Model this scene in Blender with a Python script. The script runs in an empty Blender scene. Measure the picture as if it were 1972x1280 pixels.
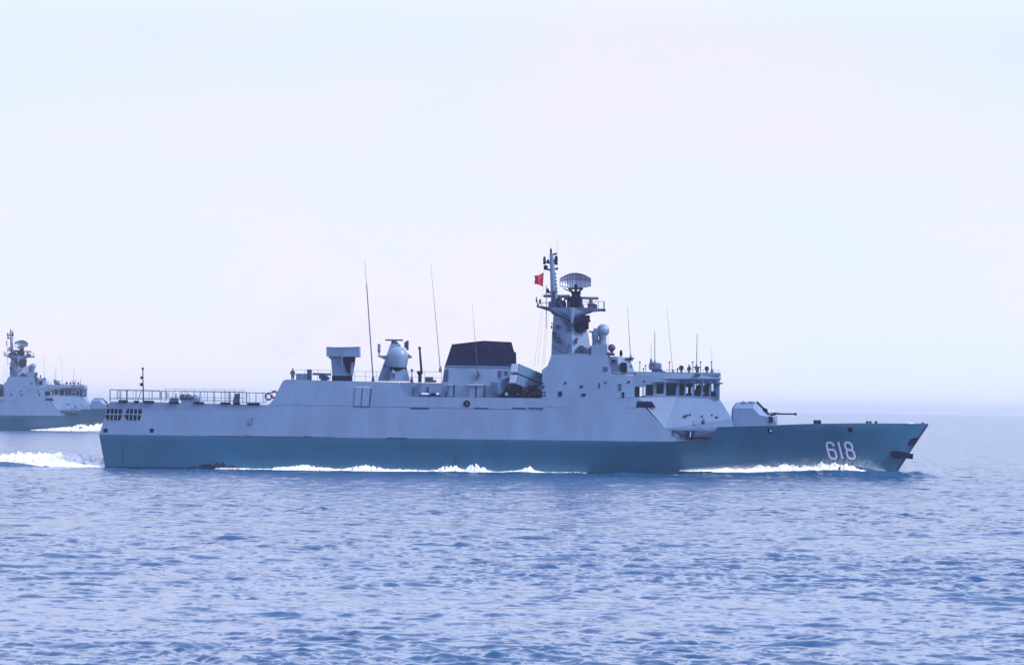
import bpy, bmesh, math, random
import numpy as np
from mathutils import Matrix, Vector, noise as mnoise

random.seed(7)
rng = np.random.default_rng(7)
scene = bpy.context.scene
col = scene.collection
R = math.radians

# ------------------------------------------------------------------ camera
CAM = Vector((0.0, -400.0, 6.9))
FPX = 7240.0                      # focal length in source pixels (1972 wide)
PITCH = math.atan(144 / FPX)
ROLL = 0.013
cam_d = bpy.data.cameras.new("camera")
cam = bpy.data.objects.new("camera", cam_d)
col.objects.link(cam)
cam.location = CAM
cam.rotation_euler = (Matrix.Rotation(math.pi / 2 + PITCH, 3, 'X') @ Matrix.Rotation(ROLL, 3, 'Z')).to_euler()
cam_d.sensor_width = 36
cam_d.lens = 36 * FPX / 1972
cam_d.clip_start = 0.5
cam_d.clip_end = 60000
scene.camera = cam
RM = cam.rotation_euler.to_matrix()

# ------------------------------------------------------------------ light
SUN_EL, SUN_AZ = R(44), R(106)      # azimuth measured from +Y (beyond the ship) towards +X (the bow)
world = bpy.data.worlds.new("World")
scene.world = world
world.use_nodes = True
wt = world.node_tree
wn = wt.nodes
for n in list(wn):
    wn.remove(n)
def wnode(t, **k):
    n = wn.new(t)
    for a, b in k.items():
        setattr(n, a, b)
    return n
out = wnode('ShaderNodeOutputWorld')
bg = wnode('ShaderNodeBackground')
bg.inputs['Strength'].default_value = 0.1
sky = wnode('ShaderNodeTexSky', sky_type='NISHITA')
sky.sun_disc = False
sky.sun_elevation = SUN_EL
sky.sun_rotation = SUN_AZ
sky.air_density = 1.2
sky.dust_density = 4.0
tc = wnode('ShaderNodeTexCoord')
mp = wnode('ShaderNodeMapping')
mp.inputs['Scale'].default_value = (6.0, 6.0, 14.0)
nz = wnode('ShaderNodeTexNoise')
nz.inputs['Scale'].default_value = 1.6
nz.inputs['Detail'].default_value = 4.0
nz.inputs['Roughness'].default_value = 0.55
rmp = wnode('ShaderNodeValToRGB')
rmp.color_ramp.elements[0].position = 0.34
rmp.color_ramp.elements[0].color = (7.6, 8.8, 10.8, 1)
rmp.color_ramp.elements[1].position = 0.66
rmp.color_ramp.elements[1].color = (8.75, 8.6, 10.5, 1)
e = rmp.color_ramp.elements.new(0.5)
e.color = (8.1, 8.75, 10.8, 1)
# the cloud sheet is a little brighter high up
sx = wnode('ShaderNodeSeparateXYZ')
zr = wnode('ShaderNodeValToRGB')
zr.color_ramp.elements[0].position = 0.0
zr.color_ramp.elements[0].color = (1.22, 1.17, 1.08, 1)
zr.color_ramp.elements[1].position = 1.0
zr.color_ramp.elements[1].color = (0.95, 1.08, 1.35, 1)
e = zr.color_ramp.elements.new(0.10)
e.color = (1.05, 1.04, 1.02, 1)
e = zr.color_ramp.elements.new(0.20)
e.color = (1.62, 1.64, 1.86, 1)
e = zr.color_ramp.elements.new(0.42)
e.color = (1.05, 1.12, 1.35, 1)
mul = wnode('ShaderNodeMix', data_type='RGBA', blend_type='MULTIPLY')
mul.inputs[0].default_value = 1.0
mix = wnode('ShaderNodeMix', data_type='RGBA')
mix.inputs[0].default_value = 0.86
L = wt.links.new
L(tc.outputs['Generated'], mp.inputs['Vector'])
L(mp.outputs['Vector'], nz.inputs['Vector'])
L(nz.outputs['Fac'], rmp.inputs['Fac'])
L(tc.outputs['Generated'], sx.inputs['Vector'])
L(sx.outputs['Z'], zr.inputs['Fac'])
L(rmp.outputs['Color'], mul.inputs[6])
L(zr.outputs['Color'], mul.inputs[7])
L(sky.outputs['Color'], mix.inputs[6])
L(mul.outputs[2], mix.inputs[7])
L(mix.outputs[2], bg.inputs['Color'])
L(bg.outputs['Background'], out.inputs['Surface'])

sun_d = bpy.data.lights.new("sun", 'SUN')
sun_d.energy = 3.4
sun_d.angle = R(12)
sun_d.color = (1.0, 0.96, 0.91)
sun = bpy.data.objects.new("sun", sun_d)
col.objects.link(sun)
sd = Vector((math.sin(SUN_AZ) * math.cos(SUN_EL), math.cos(SUN_AZ) * math.cos(SUN_EL), math.sin(SUN_EL)))
sun.rotation_euler = sd.to_track_quat('Z', 'Y').to_euler()
sun.location = (60, 60, 120)

scene.view_settings.view_transform = 'Standard'
scene.view_settings.look = 'None'
scene.view_settings.exposure = 0.10
scene.view_settings.gamma = 1.0
scene.render.engine = 'CYCLES'
scene.cycles.use_denoising = True
scene.cycles.max_bounces = 8
scene.cycles.volume_bounces = 1
scene.cycles.transparent_max_bounces = 12

# ------------------------------------------------------------------ helpers
def P(px, py, Y):
    """point of the world seen at source pixel px,py and lying in the plane y=Y"""
    d = RM @ Vector(((px - 986) / FPX, (640 - py) / FPX, -1))
    return CAM + d * ((Y - CAM.y) / d.y)

def material(name, color, rough=0.55, metal=0.0, vary=0.0, scale=0.6, streak=0.0, spec=0.5, bump=0.0, bscale=20):
    m = bpy.data.materials.new(name)
    m.use_nodes = True
    nt = m.node_tree
    b = nt.nodes['Principled BSDF']
    b.inputs['Roughness'].default_value = rough
    b.inputs['Metallic'].default_value = metal
    b.inputs['Specular IOR Level'].default_value = spec
    c = (*color, 1)
    b.inputs['Base Color'].default_value = c
    if vary > 0:
        t = nt.nodes.new('ShaderNodeTexCoord')
        mpp = nt.nodes.new('ShaderNodeMapping')
        mpp.inputs['Scale'].default_value = (1, 1, 1 if not streak else streak)
        n = nt.nodes.new('ShaderNodeTexNoise')
        n.inputs['Scale'].default_value = scale
        n.inputs['Detail'].default_value = 6
        n.inputs['Roughness'].default_value = 0.62
        r = nt.nodes.new('ShaderNodeMapRange')
        r.inputs['From Min'].default_value = 0.3
        r.inputs['From Max'].default_value = 0.7
        r.inputs['To Min'].default_value = 1 - vary
        r.inputs['To Max'].default_value = 1 + vary
        mx = nt.nodes.new('ShaderNodeVectorMath')
        mx.operation = 'SCALE'
        mx.inputs[0].default_value = color
        nt.links.new(t.outputs['Object'], mpp.inputs['Vector'])
        nt.links.new(mpp.outputs['Vector'], n.inputs['Vector'])
        nt.links.new(n.outputs['Fac'], r.inputs['Value'])
        nt.links.new(r.outputs['Result'], mx.inputs['Scale'])
        nt.links.new(mx.outputs['Vector'], b.inputs['Base Color'])
        if bump > 0:
            n2 = nt.nodes.new('ShaderNodeTexNoise')
            n2.inputs['Scale'].default_value = bscale
            n2.inputs['Detail'].default_value = 4
            bp = nt.nodes.new('ShaderNodeBump')
            bp.inputs['Strength'].default_value = bump
            bp.inputs['Distance'].default_value = 0.05
            nt.links.new(t.outputs['Object'], n2.inputs['Vector'])
            nt.links.new(n2.outputs['Fac'], bp.inputs['Height'])
            nt.links.new(bp.outputs['Normal'], b.inputs['Normal'])
    return m

PAINT = (0.108, 0.190, 0.348)
M = {
    'paint': material('navy_grey_paint', PAINT, 0.5, vary=0.14, scale=0.5, streak=0.35, bump=.35, bscale=.9),
    'deck': material('deck_paint', (0.11, 0.17, 0.27), 0.8, vary=0.15, scale=0.8),
    'dome': material('radome_white_paint', (0.15, 0.25, 0.39), 0.4, vary=0.05, scale=1.2),
    'soot': material('black_funnel_paint', (0.003, 0.002, 0.035), 0.8, spec=0.15, vary=0.35, scale=0.7),
    'black': material('black_fitting', (0.003, 0.003, 0.035), 0.7, spec=0.1, vary=0.3, scale=3),
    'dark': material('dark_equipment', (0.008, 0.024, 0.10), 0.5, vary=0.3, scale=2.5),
    'mid': material('equipment_paint', (0.09, 0.15, 0.29), 0.5, vary=0.2, scale=2.0),
    'rail': material('rail_paint', (0.06, 0.075, 0.14), 0.5, vary=0.2, scale=3),
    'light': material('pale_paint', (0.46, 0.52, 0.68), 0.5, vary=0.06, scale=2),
    'white': material('white_paint', (0.55, 0.62, 0.78), 0.5, vary=0.08, scale=4),
    'teal': material('canister_teal_paint', (0.075, 0.165, 0.30), 0.45, vary=0.15, scale=1.0),
    'red': material('red_flag_cloth', (0.45, 0.0, 0.045), 0.8, vary=0.1, scale=3),
    'yellow': material('yellow_star', (0.8, 0.5, 0.15), 0.8),
    'rust': material('rusty_primer', (0.10, 0.025, 0.05), 0.8, vary=0.4, scale=4),
    'navy_cloth': material('navy_cloth', (0.015, 0.025, 0.07), 0.9, vary=0.2, scale=5),
    'skin': material('skin', (0.35, 0.22, 0.20), 0.6, vary=0.05, scale=5),
    'hair': material('dark_hair', (0.01, 0.01, 0.02), 0.7, vary=0.1, scale=5),
    'orange': material('life_ring_red', (0.12, 0.02, 0.06), 0.6, vary=0.1, scale=4),
}

# lower hull paint: greener, with scum and black boot topping at the waterline
def lower_hull_material():
    m = material('lower_hull_paint', (0.018, 0.112, 0.215), 0.42, vary=0.16, scale=0.30, streak=0.4, bump=.35, bscale=.8)
    nt = m.node_tree
    b = nt.nodes['Principled BSDF']
    src = b.inputs['Base Color'].links[0].from_socket
    t = nt.nodes.new('ShaderNodeTexCoord')
    s = nt.nodes.new('ShaderNodeSeparateXYZ')
    nt.links.new(t.outputs['Object'], s.inputs[0])
    n = nt.nodes.new('ShaderNodeTexNoise')
    n.inputs['Scale'].default_value = 3.2
    n.inputs['Detail'].default_value = 6
    nt.links.new(t.outputs['Object'], n.inputs['Vector'])
    # stain around X=-31: widens the black band
    def math_(op, a, bb=None, c=None):
        q = nt.nodes.new('ShaderNodeMath'); q.operation = op
        for i, v in enumerate((a, bb, c)):
            if v is None: continue
            if isinstance(v, (int, float)): q.inputs[i].default_value = v
            else: nt.links.new(v, q.inputs[i])
        return q.outputs[0]
    dx = math_('DIVIDE', math_('SUBTRACT', s.outputs['X'], STAIN_X), 2.0)
    g = math_('POWER', 2.718, math_('MULTIPLY', math_('MULTIPLY', dx, dx), -1.0))
    top = math_('ADD', math_('MULTIPLY', g, 0.55), 0.12)
    top = math_('MULTIPLY', top, math_('MULTIPLY_ADD', n.outputs['Fac'], 3.0, -0.55))
    f = math_('GREATER_THAN', top, s.outputs['Z'])
    mx = nt.nodes.new('ShaderNodeMix'); mx.data_type = 'RGBA'
    nt.links.new(f, mx.inputs[0])
    nt.links.new(src, mx.inputs[6])
    mx.inputs[7].default_value = (0.006, 0.010, 0.04, 1)
    nt.links.new(mx.outputs[2], b.inputs['Base Color'])
    return m
STAIN_X = P(418, 890, -5).x
M['hull'] = lower_hull_material()

def glass_material():
    m = bpy.data.materials.new('tinted_window_glass')
    m.use_nodes = True
    nt = m.node_tree
    for n in list(nt.nodes): nt.nodes.remove(n)
    o = nt.nodes.new('ShaderNodeOutputMaterial')
    tr = nt.nodes.new('ShaderNodeBsdfTransparent'); tr.inputs[0].default_value = (0.72, 0.84, 1.0, 1)
    gl = nt.nodes.new('ShaderNodeBsdfGlossy'); gl.inputs['Roughness'].default_value = 0.05
    gl.inputs['Color'].default_value = (0.2, 0.35, 0.7, 1)
    mx = nt.nodes.new('ShaderNodeMixShader'); mx.inputs[0].default_value = 0.03
    nt.links.new(tr.outputs[0], mx.inputs[1]); nt.links.new(gl.outputs[0], mx.inputs[2])
    nt.links.new(mx.outputs[0], o.inputs['Surface'])
    return m
M['glass'] = glass_material()

class MB:
    def __init__(s):
        s.v = []; s.f = []; s.smooth = []
    def add(s, vs, fs, smooth=False):
        o = len(s.v)
        s.v += [tuple(v) for v in vs]
        s.f += [tuple(i + o for i in f) for f in fs]
        s.smooth += [smooth] * len(fs)
        return s
    def box(s, a, b):
        (x0, y0, z0), (x1, y1, z1) = a, b
        x0, x1 = sorted((x0, x1)); y0, y1 = sorted((y0, y1)); z0, z1 = sorted((z0, z1))
        return s.add([(x0,y0,z0),(x1,y0,z0),(x1,y1,z0),(x0,y1,z0),(x0,y0,z1),(x1,y0,z1),(x1,y1,z1),(x0,y1,z1)],
                     [(0,3,2,1),(4,5,6,7),(0,1,5,4),(1,2,6,5),(2,3,7,6),(3,0,4,7)])
    def pbox(s, px0, py0, px1, py1, y0, y1):
        a = P(px0, py1, y0); b = P(px1, py0, y0)
        return s.box((a.x, y0, a.z), (b.x, y1, b.z))
    def loft(s, rings, cap=True, smooth=False):
        n = len(rings[0]); vs = [v for r in rings for v in r]; fs = []
        for k in range(len(rings) - 1):
            for i in range(n):
                j = (i + 1) % n
                fs.append((k*n+i, k*n+j, (k+1)*n+j, (k+1)*n+i))
        s.add(vs, fs, smooth)
        if cap:
            s.add(rings[0], [tuple(reversed(range(n)))]); s.add(rings[-1], [tuple(range(n))])
        return s
    def prism(s, pts, y0, y1, y0b=None, y1b=None):
        """pts = pixel outline at depth y0, extruded to y1"""
        w = [P(px, py, y0) for px, py in pts]
        return s.loft([[(p.x, y0, p.z) for p in w], [(p.x, y1, p.z) for p in w]])
    def tube(s, p, q, r0, r1=None, n=8, smooth=True):
        p, q = Vector(p), Vector(q)
        r1 = r0 if r1 is None else r1
        d = (q - p)
        if d.length < 1e-6: return s
        d.normalize()
        u = d.cross(Vector((0, 0, 1)) if abs(d.z) < .9 else Vector((1, 0, 0))).normalized(); w = d.cross(u)
        A = [p + (u*math.cos(t) + w*math.sin(t))*r0 for t in [2*math.pi*i/n for i in range(n)]]
        B = [q + (u*math.cos(t) + w*math.sin(t))*r1 for t in [2*math.pi*i/n for i in range(n)]]
        return s.loft([A, B], smooth=smooth)
    def lathe(s, c, prof, n=28, axis='Z', smooth=True):
        c = Vector(c); rings = []
        for r, h in prof:
            ring = []
            for i in range(n):
                t = 2*math.pi*i/n
                if axis == 'Z': o = Vector((r*math.cos(t), r*math.sin(t), h))
                elif axis == 'Y': o = Vector((r*math.cos(t), h, r*math.sin(t)))
                else: o = Vector((h, r*math.cos(t), r*math.sin(t)))
                ring.append(c + o)
            rings.append(ring)
        return s.loft(rings, smooth=smooth)
    def sphere(s, c, r, n=24, sq=(1,1,1)):
        k = 14
        prof = [(max(1e-3, r*math.sin(math.pi*i/k))*sq[0], -r*math.cos(math.pi*i/k)*sq[2]) for i in range(k+1)]
        return s.lathe(c, prof, n)
    def polytube(s, pts, r, n=6):
        for a, b in zip(pts, pts[1:]): s.tube(a, b, r, r, n)
        return s
    def build(s, name, mat, parent=None, bevel=0):
        me = bpy.data.meshes.new(name)
        me.from_pydata(s.v, [], s.f)
        me.materials.append(M[mat] if isinstance(mat, str) else mat)
        me.polygons.foreach_set('use_smooth', s.smooth)
        me.update()
        o = bpy.data.objects.new(name, me)
        col.objects.link(o)
        if parent: o.parent = parent
        if bevel:
            b = o.modifiers.new('bevel', 'BEVEL'); b.width = bevel; b.segments = 2; b.limit_method = 'ANGLE'
        return o

def tag(o, label=None, cat=None, group=None, kind=None):
    for k, v in (('label', label), ('category', cat), ('group', group), ('kind', kind)):
        if v: o[k] = v
    return o
def empty(name, loc=(0,0,0)):
    o = bpy.data.objects.new(name, None); col.objects.link(o); o.location = loc
    return o
def interp(x, tab):
    return float(np.interp(x, [t[0] for t in tab], [t[1] for t in tab]))

# ------------------------------------------------------------------ hull shape
XT, XW = P(1788, 815.5, 0).x, P(1722, 913, 0).x
ZT = P(1788, 815.5, 0).z
def x_stem(z): return XW + (XT - XW) * (z / ZT) if z < ZT else XT
XS0, XS1 = P(203, 895, -4.5).x, P(191, 836, -5).x
ZS1 = P(191, 836, -5).z
def x_stern(z): return XS0 + (XS1 - XS0) * min(z / ZS1, 1)
PD = [(0,0.02),(1.5,.55),(4,1.45),(8,2.7),(13,3.85),(19,4.7),(26,5.25),(33,5.5),(60,5.55),(75,5.35),(90,5.05)]
PW = [(0,0.02),(4,.5),(9,1.15),(16,2.1),(24,3.2),(32,4.2),(40,4.8),(60,5.0),(80,4.8),(90,4.4)]
# top line of the dark lower hull (pixels)
HT = [(150,835.4),(191,836),(700,842.5),(1290,850),(1335,848.5),(1371,842.5),(1377,822),(1497,819),(1570,816.2),(1668,814.8),(1730,815.2),(1800,815.5)]
def zref(X):
    a, b = P(1250, 849.5, -5.3).x, P(1400, 822, -4.7).x
    k = min(max((X - a) / (b - a), 0), 1); k = k*k*(3-2*k)
    return 3.25 * (1-k) + 5.15 * k
def hull_y(X, z):
    s = x_stem(z) - X
    w = min(max(z / zref(X), 0), 1.0)
    w = w ** 1.15
    return max(interp(s, PW) * (1-w) + interp(s, PD) * w, 0.0) * (1 if z > 0 else 1 + z*0.08)
def px_line(tab, yf, lo=None):
    """pixel polyline -> list of (X,Z,y) on the surface y=-yf(X,z)"""
    o = []
    for px, py in tab:
        y = -5.0
        for _ in range(6):
            p = P(px, py, y); y = -yf(p.x, p.z)
        o.append((p.x, p.z, y))
    return o
def dens(tab, step=6.0):
    o = []
    for (a, b), (c, d) in zip(tab, tab[1:]):
        n = max(1, int(abs(c-a)/step))
        o += [(a+(c-a)*i/n, b+(d-b)*i/n) for i in range(n)]
    return o + [tab[-1]]
HTL = px_line(HT, hull_y)
HTX = [(a, b) for a, b, c in HTL]
def z_top(X): return interp(X, HTX)
def knuckle(X):
    z = z_top(X) if X < HTL[3][0] else HTL[3][1]
    return z, hull_y(X, z)
TUM = 0.125
def side_y(X, z):
    zk, yk = knuckle(X)
    return yk - TUM * (z - zk)
def on_side(px, py, off=0.0, f=None):
    f = f or side_y
    y = -5.0
    for _ in range(6):
        p = P(px, py, y); y = -f(p.x, p.z)
    return Vector((p.x, y - off, p.z))

def build_hull(root):
    NV = 14
    us = np.unique(np.concatenate([np.linspace(0, 1, 200), np.linspace(0.72, 0.78, 60), np.linspace(.94, 1, 30)]))
    grid = []
    for u in us:
        cols = []
        zt = 3.0
        for _ in range(12):
            X = x_stern(zt)*(1-u) + x_stem(zt)*u
            zt = z_top(X)
        for k in range(NV + 1):
            z = -1.5 + (zt + 1.5) * k / NV
            X = x_stern(z)*(1-u) + x_stem(z)*u
            cols.append((X, -hull_y(X, z), z))
        grid.append(cols)
    mb = MB(); vs = []; fs = []
    n = len(us); H = NV + 1
    for side in (1, -1):
        o = len(vs)
        for c in grid:
            vs += [(x, y*side, z) for x, y, z in c]
        for i in range(n-1):
            for k in range(NV):
                q = (o+i*H+k, o+(i+1)*H+k, o+(i+1)*H+k+1, o+i*H+k+1)
                fs.append(q if side == 1 else q[::-1])
    mb.add(vs, fs, True)
    N0 = n * H
    mb2 = [(vs[k], vs[N0+k]) for k in range(H)]      # transom
    tv = [p for pr in mb2 for p in pr]
    mb.add(tv, [(2*k, 2*k+2, 2*k+3, 2*k+1) for k in range(H-1)])
    hull = mb.build('hull', 'hull', root)
    # decks of the forecastle
    dk = MB(); dv = []; df = []
    idx = [i for i in range(n) if grid[i][-1][0] > P(1290, 850, -5).x]
    for i in idx:
        x, y, z = grid[i][-1]
        dv += [(x, y+0.02, z-0.12), (x, -y-0.02, z-0.12)]
    for k in range(len(idx)-1):
        df.append((2*k, 2*k+2, 2*k+3, 2*k+1))
    dk.add(dv, df); dk.build('forecastle_deck', 'deck', root)
    return hull

# top line of the pale topsides (pixels)
TT = [(212,773),(300,774.5),(515,779.5),(521,776),(527,768),(534,755),(540,742),(545,733),(551,730.5),(768,736),(771,744),(776,753),(783,760.5),(793,764),
      (1043,766.5),(1045,711),(1056,702.5),(1063,682.5),(1171,684),(1178,720),(1219,722),(1221,765)]
def build_topsides(root):
    top = dens(TT, 8)
    mb = MB()
    rows = []
    for px, py in top:
        p = on_side(px, py)
        rows.append(p)
    # stations: bottom under each top point, stern raked
    xs0 = on_side(191, 836)
    st = []
    for p in rows:
        st.append(p)
    vs, fs = [], []
    NB = 5
    def bottom(X):
        zk, yk = knuckle(X); return zk, yk
    colpts = []
    for i, p in enumerate(st):
        c = []
        X0 = p.x
        if i == 0: Xb = xs0.x
        else:
            Xb = X0 if i > 6 else X0 + (xs0.x - rows[0].x) * (1 - i/7)
        for k in range(NB+1):
            t = k/NB
            X = Xb*(1-t) + X0*t
            zk, yk = bottom(Xb)
            z = zk*(1-t) + p.z*t
            c.append((X, -side_y(X, z) , z))
        colpts.append(c)
    # forward wedge with the diagonal edge
    DG = [(1229,765),(1242,784),(1262,805),(1281,824),(1308,837),(1336,848.5),(1345,850)]
    for px, py in dens(DG, 7):
        p = on_side(px, py); zk, yk = bottom(p.x)
        zt = max(p.z, zk+.01)
        c = [(p.x, -side_y(p.x, zk+(zt-zk)*k/NB), zk+(zt-zk)*k/NB) for k in range(NB+1)]
        colpts.append(c)
    H = NB+1; n = len(colpts)
    for side in (1, -1):
        o = len(vs)
        for c in colpts: vs += [(x, y*side, z) for x, y, z in c]
        for i in range(n-1):
            for k in range(NB):
                q = (o+i*H+k, o+(i+1)*H+k, o+(i+1)*H+k+1, o+i*H+k+1)
                fs.append(q if side == 1 else q[::-1])
    mb.add(vs, fs)
    # transom upper
    tr = [colpts[0][k] for k in range(H)]
    tv = []
    for x, y, z in tr: tv += [(x, y, z), (x, -y, z)]
    mb.add(tv, [(2*k, 2*k+2, 2*k+3, 2*k+1) for k in range(H-1)])
    o = mb.build('topsides', 'paint', root)
    # decks: inner wall plus sunken deck
    dv, df = [], []
    dk = MB()
    for i, c in enumerate(colpts):
        x, y, z = c[-1]
        drop = 0.05
        px = top[i][0] if i < len(top) else 1300
        if 552 < px < 766: drop = 0.5
        if 800 < px < 1040: drop = 0.55
        yi = y + 0.16
        dv += [(x, y, z), (x, yi, z), (x, yi, z-drop), (x, -yi, z-drop), (x, -yi, z), (x, -y, z)]
    for i in range(n-1):
        for k in range(5):
            a = i*6+k
            df.append((a, a+6, a+7, a+1))
    dk.add(dv, df)
    dk.build('main_deck', 'deck', root)
    # thin strakes where plates overlap
    def strip(pts, h, name, mat, off=0.03):
        m_ = MB()
        for (a, b) in zip(pts, pts[1:]):
            p, q = on_side(*a), on_side(*b)
            m_.loft([[(p.x,p.y-off,p.z),(p.x,p.y-off,p.z+h),(p.x,p.y+.05,p.z+h),(p.x,p.y+.05,p.z)],
                     [(q.x,q.y-off,q.z),(q.x,q.y-off,q.z+h),(q.x,q.y+.05,q.z+h),(q.x,q.y+.05,q.z)]])
        return m_.build(name, mat, root)
    strip([(530,779.5),(700,782),(880,785.5),(1046,789)], 0.035, 'deck_edge_strake', 'mid')
    strip([(1052,783),(1225,785.5)], 0.03, 'deck_edge_strake', 'mid')
    strip([(400,838.6),(640,841.4)], 0.06, 'rubbing_strake', 'mid', .05)
    strip([(745,843.6),(785,844.2)], 0.10, 'rubbing_strake', 'dark', .05)
    strip([(470,839),(482,839.4)], 0.10, 'rubbing_strake', 'dark', .05)
    strip([(585,841),(600,841.2)], 0.10, 'rubbing_strake', 'dark', .05)
    return o

def side_patch(root, name, quad, mat, f=None, off=0.02, depth=0.0, parent=None):
    """slab lying on the ship's side, outline in pixels"""
    mb = MB()
    w = [on_side(px, py, 0, f) for px, py in quad]
    mb.loft([[(p.x, p.y+.06, p.z) for p in w], [(p.x, p.y-off, p.z) for p in w]])
    return mb.build(name, mat, parent or root)

# ------------------------------------------------------------------ the warship
def build_ship():
    root = empty('warship')
    hull = build_hull(root)
    top = build_topsides(root)
    # --- stern mooring openings
    for x0 in (203, 240.5):
        fr = MB()
        w = 33
        quad = [(x0+4,787),(x0+w-1,787.6),(x0+w,792),(x0+w-4,809),(x0+4,808.6),(x0,803)]
        pl = [on_side(*q) for q in quad]
        fr.loft([[(p.x, p.y+.06, p.z) for p in pl], [(p.x, p.y-.01, p.z) for p in pl]])
        o = fr.build('mooring_opening', 'black', top)
        g = MB()
        for k in range(1, 4):
            a, b = on_side(x0+2+k*7.6, 786.5), on_side(x0+k*7.6, 809.5)
            g.tube((a.x,a.y-.03,a.z),(b.x,b.y-.03,b.z),.055,.055,5)
        a, b = on_side(x0-.5, 797.6), on_side(x0+w, 798.2)
        g.tube((a.x,a.y-.03,a.z),(b.x,b.y-.03,b.z),.075,.075,5)
        g.build('grille_bar', 'paint', root)
    for x0 in (199.5, 288.5):
        side_patch(root, 'fairlead', [(x0,824.5),(x0+8,824.7),(x0+7.5,832.5),(x0-.5,832.3)], 'black', parent=top)
    side_patch(root, 'hatch', [(479,807),(484,804),(484.5,816),(478,816.5)], 'mid', off=.12)
    side_patch(root, 'hatch_shadow', [(484,804),(486,804),(485,816.5),(477,818),(478,816.3),(483.6,815.4)], 'dark', off=.05)  # the hatch's shadow, laid on as a dark strip
    # boat door aft
    side_patch(root, 'boat_door', [(685,746),(697,746.2),(694,781.5),(682,781.3)], 'paint', off=.10)
    side_patch(root, 'boat_door', [(699,746.2),(713,746.5),(710,781.8),(696,781.6)], 'paint', off=.10)
    side_patch(root, 'door_gap', [(697.2,747),(699,747),(696,783),(694,783)], 'dark', off=.03)
    side_patch(root, 'door_gap', [(713.4,748),(716.4,748),(712.6,784),(681.5,782.8),(682,781.4),(710,782)], 'dark', off=.02)
    side_patch(root, 'door_gap', [(684,744.2),(715,745),(715,746.2),(684,745.4)], 'light', off=.04)
    for a, b in ((791,826),(913,941),(986,1013),(1018,1046)):
        side_patch(root, 'drain_slot', [(a,784.5),(b,785.2),(b,787.3),(a,786.6)], 'black', off=.04)
    # porthole ring
    c = on_side(899, 777)
    m_ = MB(); m_.lathe((c.x, c.y, c.z), [(.12,-.03),(.2,-.10),(.34,-.10),(.36,-.02)], 20, 'Y')
    m_.build('fairlead_ring', 'black', top)
    m_ = MB(); m_.lathe((c.x, c.y, c.z), [(.01,-.04),(.15,-.04),(.15,.02)], 16, 'Y'); m_.build('fairlead_cap', 'mid', top)
    # panel seams
    for px in (792, 825, 914, 941, 1052):
        side_patch(root, 'plate_seam', [(px,766.5),(px+.7,766.5),(px-1,786),(px-1.7,786)], 'mid', off=.015)
    # boat bay slit
    side_patch(root, 'boat_bay_opening', [(1227,772.3),(1255,772.6),(1263,784.6),(1225,784.2)], 'black', off=.02, parent=top)
    # draught marks
    for px, ys in ((237.5, (867,872,877,882,887)), (876, (878.5,882.5,886.5,890.5))):
        for y in ys:
            m_ = MB(); p = on_side(px, y, 0, hull_y)
            m_.box((p.x-.10,p.y-.02,p.z-.06),(p.x+.10,p.y+.05,p.z+.06))
            m_.build('draught_mark', 'dark', hull)
    # hull number
    def stroke_digit(segs, wid, dx=0, dz=0, off=0.05, mat='white', name='hull_number'):
        m_ = MB()
        for pl in segs:
            closed = pl[0] == pl[-1]
            n = len(pl)
            L_, R_ = [], []
            for i in range(n):
                p = Vector(pl[i])
                if closed:
                    a = Vector(pl[i-1] if i > 0 else pl[-2]); b = Vector(pl[i+1] if i < n-1 else pl[1])
                else:
                    a = Vector(pl[max(i-1,0)]); b = Vector(pl[min(i+1,n-1)])
                d1 = (p-a).normalized() if (p-a).length > 0 else (b-p).normalized()
                d2 = (b-p).normalized() if (b-p).length > 0 else d1
                n1 = Vector((-d1.y, d1.x)); n2 = Vector((-d2.y, d2.x))
                m2 = (n1+n2).normalized(); k = wid/2/max(.4, m2.dot(n1))
                L_.append(p+m2*k); R_.append(p-m2*k)
            for i in range(n-1):
                q = [L_[i], L_[i+1], R_[i+1], R_[i]]
                w = [on_side(v.x+dx, v.y+dz, 0, hull_y) for v in q]
                m_.loft([[(p.x,p.y+.05,p.z) for p in w],[(p.x,p.y-off,p.z) for p in w]])
        return m_.build(name, mat, hull)
    # slanted character boxes: local (u 0..1, v 0..1 down) -> pixels
    def chars(x0, w):
        def f(u, v): return (x0 + u*w + v*8.2, 851.5 + v*31 + u*0.6)
        return f
    c6 = chars(1590.5, 14.0)
    six = [[c6(.98,.24),c6(.92,.08),c6(.70,0),c6(.25,0),c6(.03,.12),c6(0,.3),c6(0,.86),c6(.2,1),c6(.74,1),c6(.98,.87),c6(.98,.56),c6(.8,.44),c6(.05,.44)]]
    c1 = chars(1614.5, 1)
    one = [[c1(0,-.03),c1(0,1.04)]]
    c8 = chars(1625.5, 14.0)
    eight = [[c8(.28,0),c8(.72,0),c8(.97,.12),c8(.97,.34),c8(.75,.46),c8(.25,.46),c8(.03,.34),c8(.03,.12),c8(.28,0)],
             [c8(.25,.46),c8(0,.58),c8(0,.87),c8(.22,1),c8(.76,1),c8(1,.87),c8(1,.58),c8(.75,.46)]]
    for d in (six, one, eight):
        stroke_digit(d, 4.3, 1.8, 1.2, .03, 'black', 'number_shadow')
        stroke_digit(d, 4.0)
    for o_ in (): pass
    # bow fittings: fairleads in the flare
    for px, py in ((1482.5, 829.5), (1637, 827)):
        w = [on_side(px+a, py+b, 0, hull_y) for a, b in ((-5,-4),(5,-3.6),(4.6,4.4),(-4.4,4))]
        m_ = MB(); m_.loft([[(p.x,p.y+.05,p.z) for p in w],[(p.x,p.y-.08,p.z) for p in w]])
        o_ = m_.build('fairlead', 'black', hull)
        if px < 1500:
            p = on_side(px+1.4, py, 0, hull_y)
            m_ = MB(); m_.sphere((p.x, p.y-.1, p.z), .11, 10); m_.build('opening_light_spot', 'light', hull)  # pale ball put in for the white light in this opening
    # anchor stowed at the stem
    an = MB()
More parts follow.
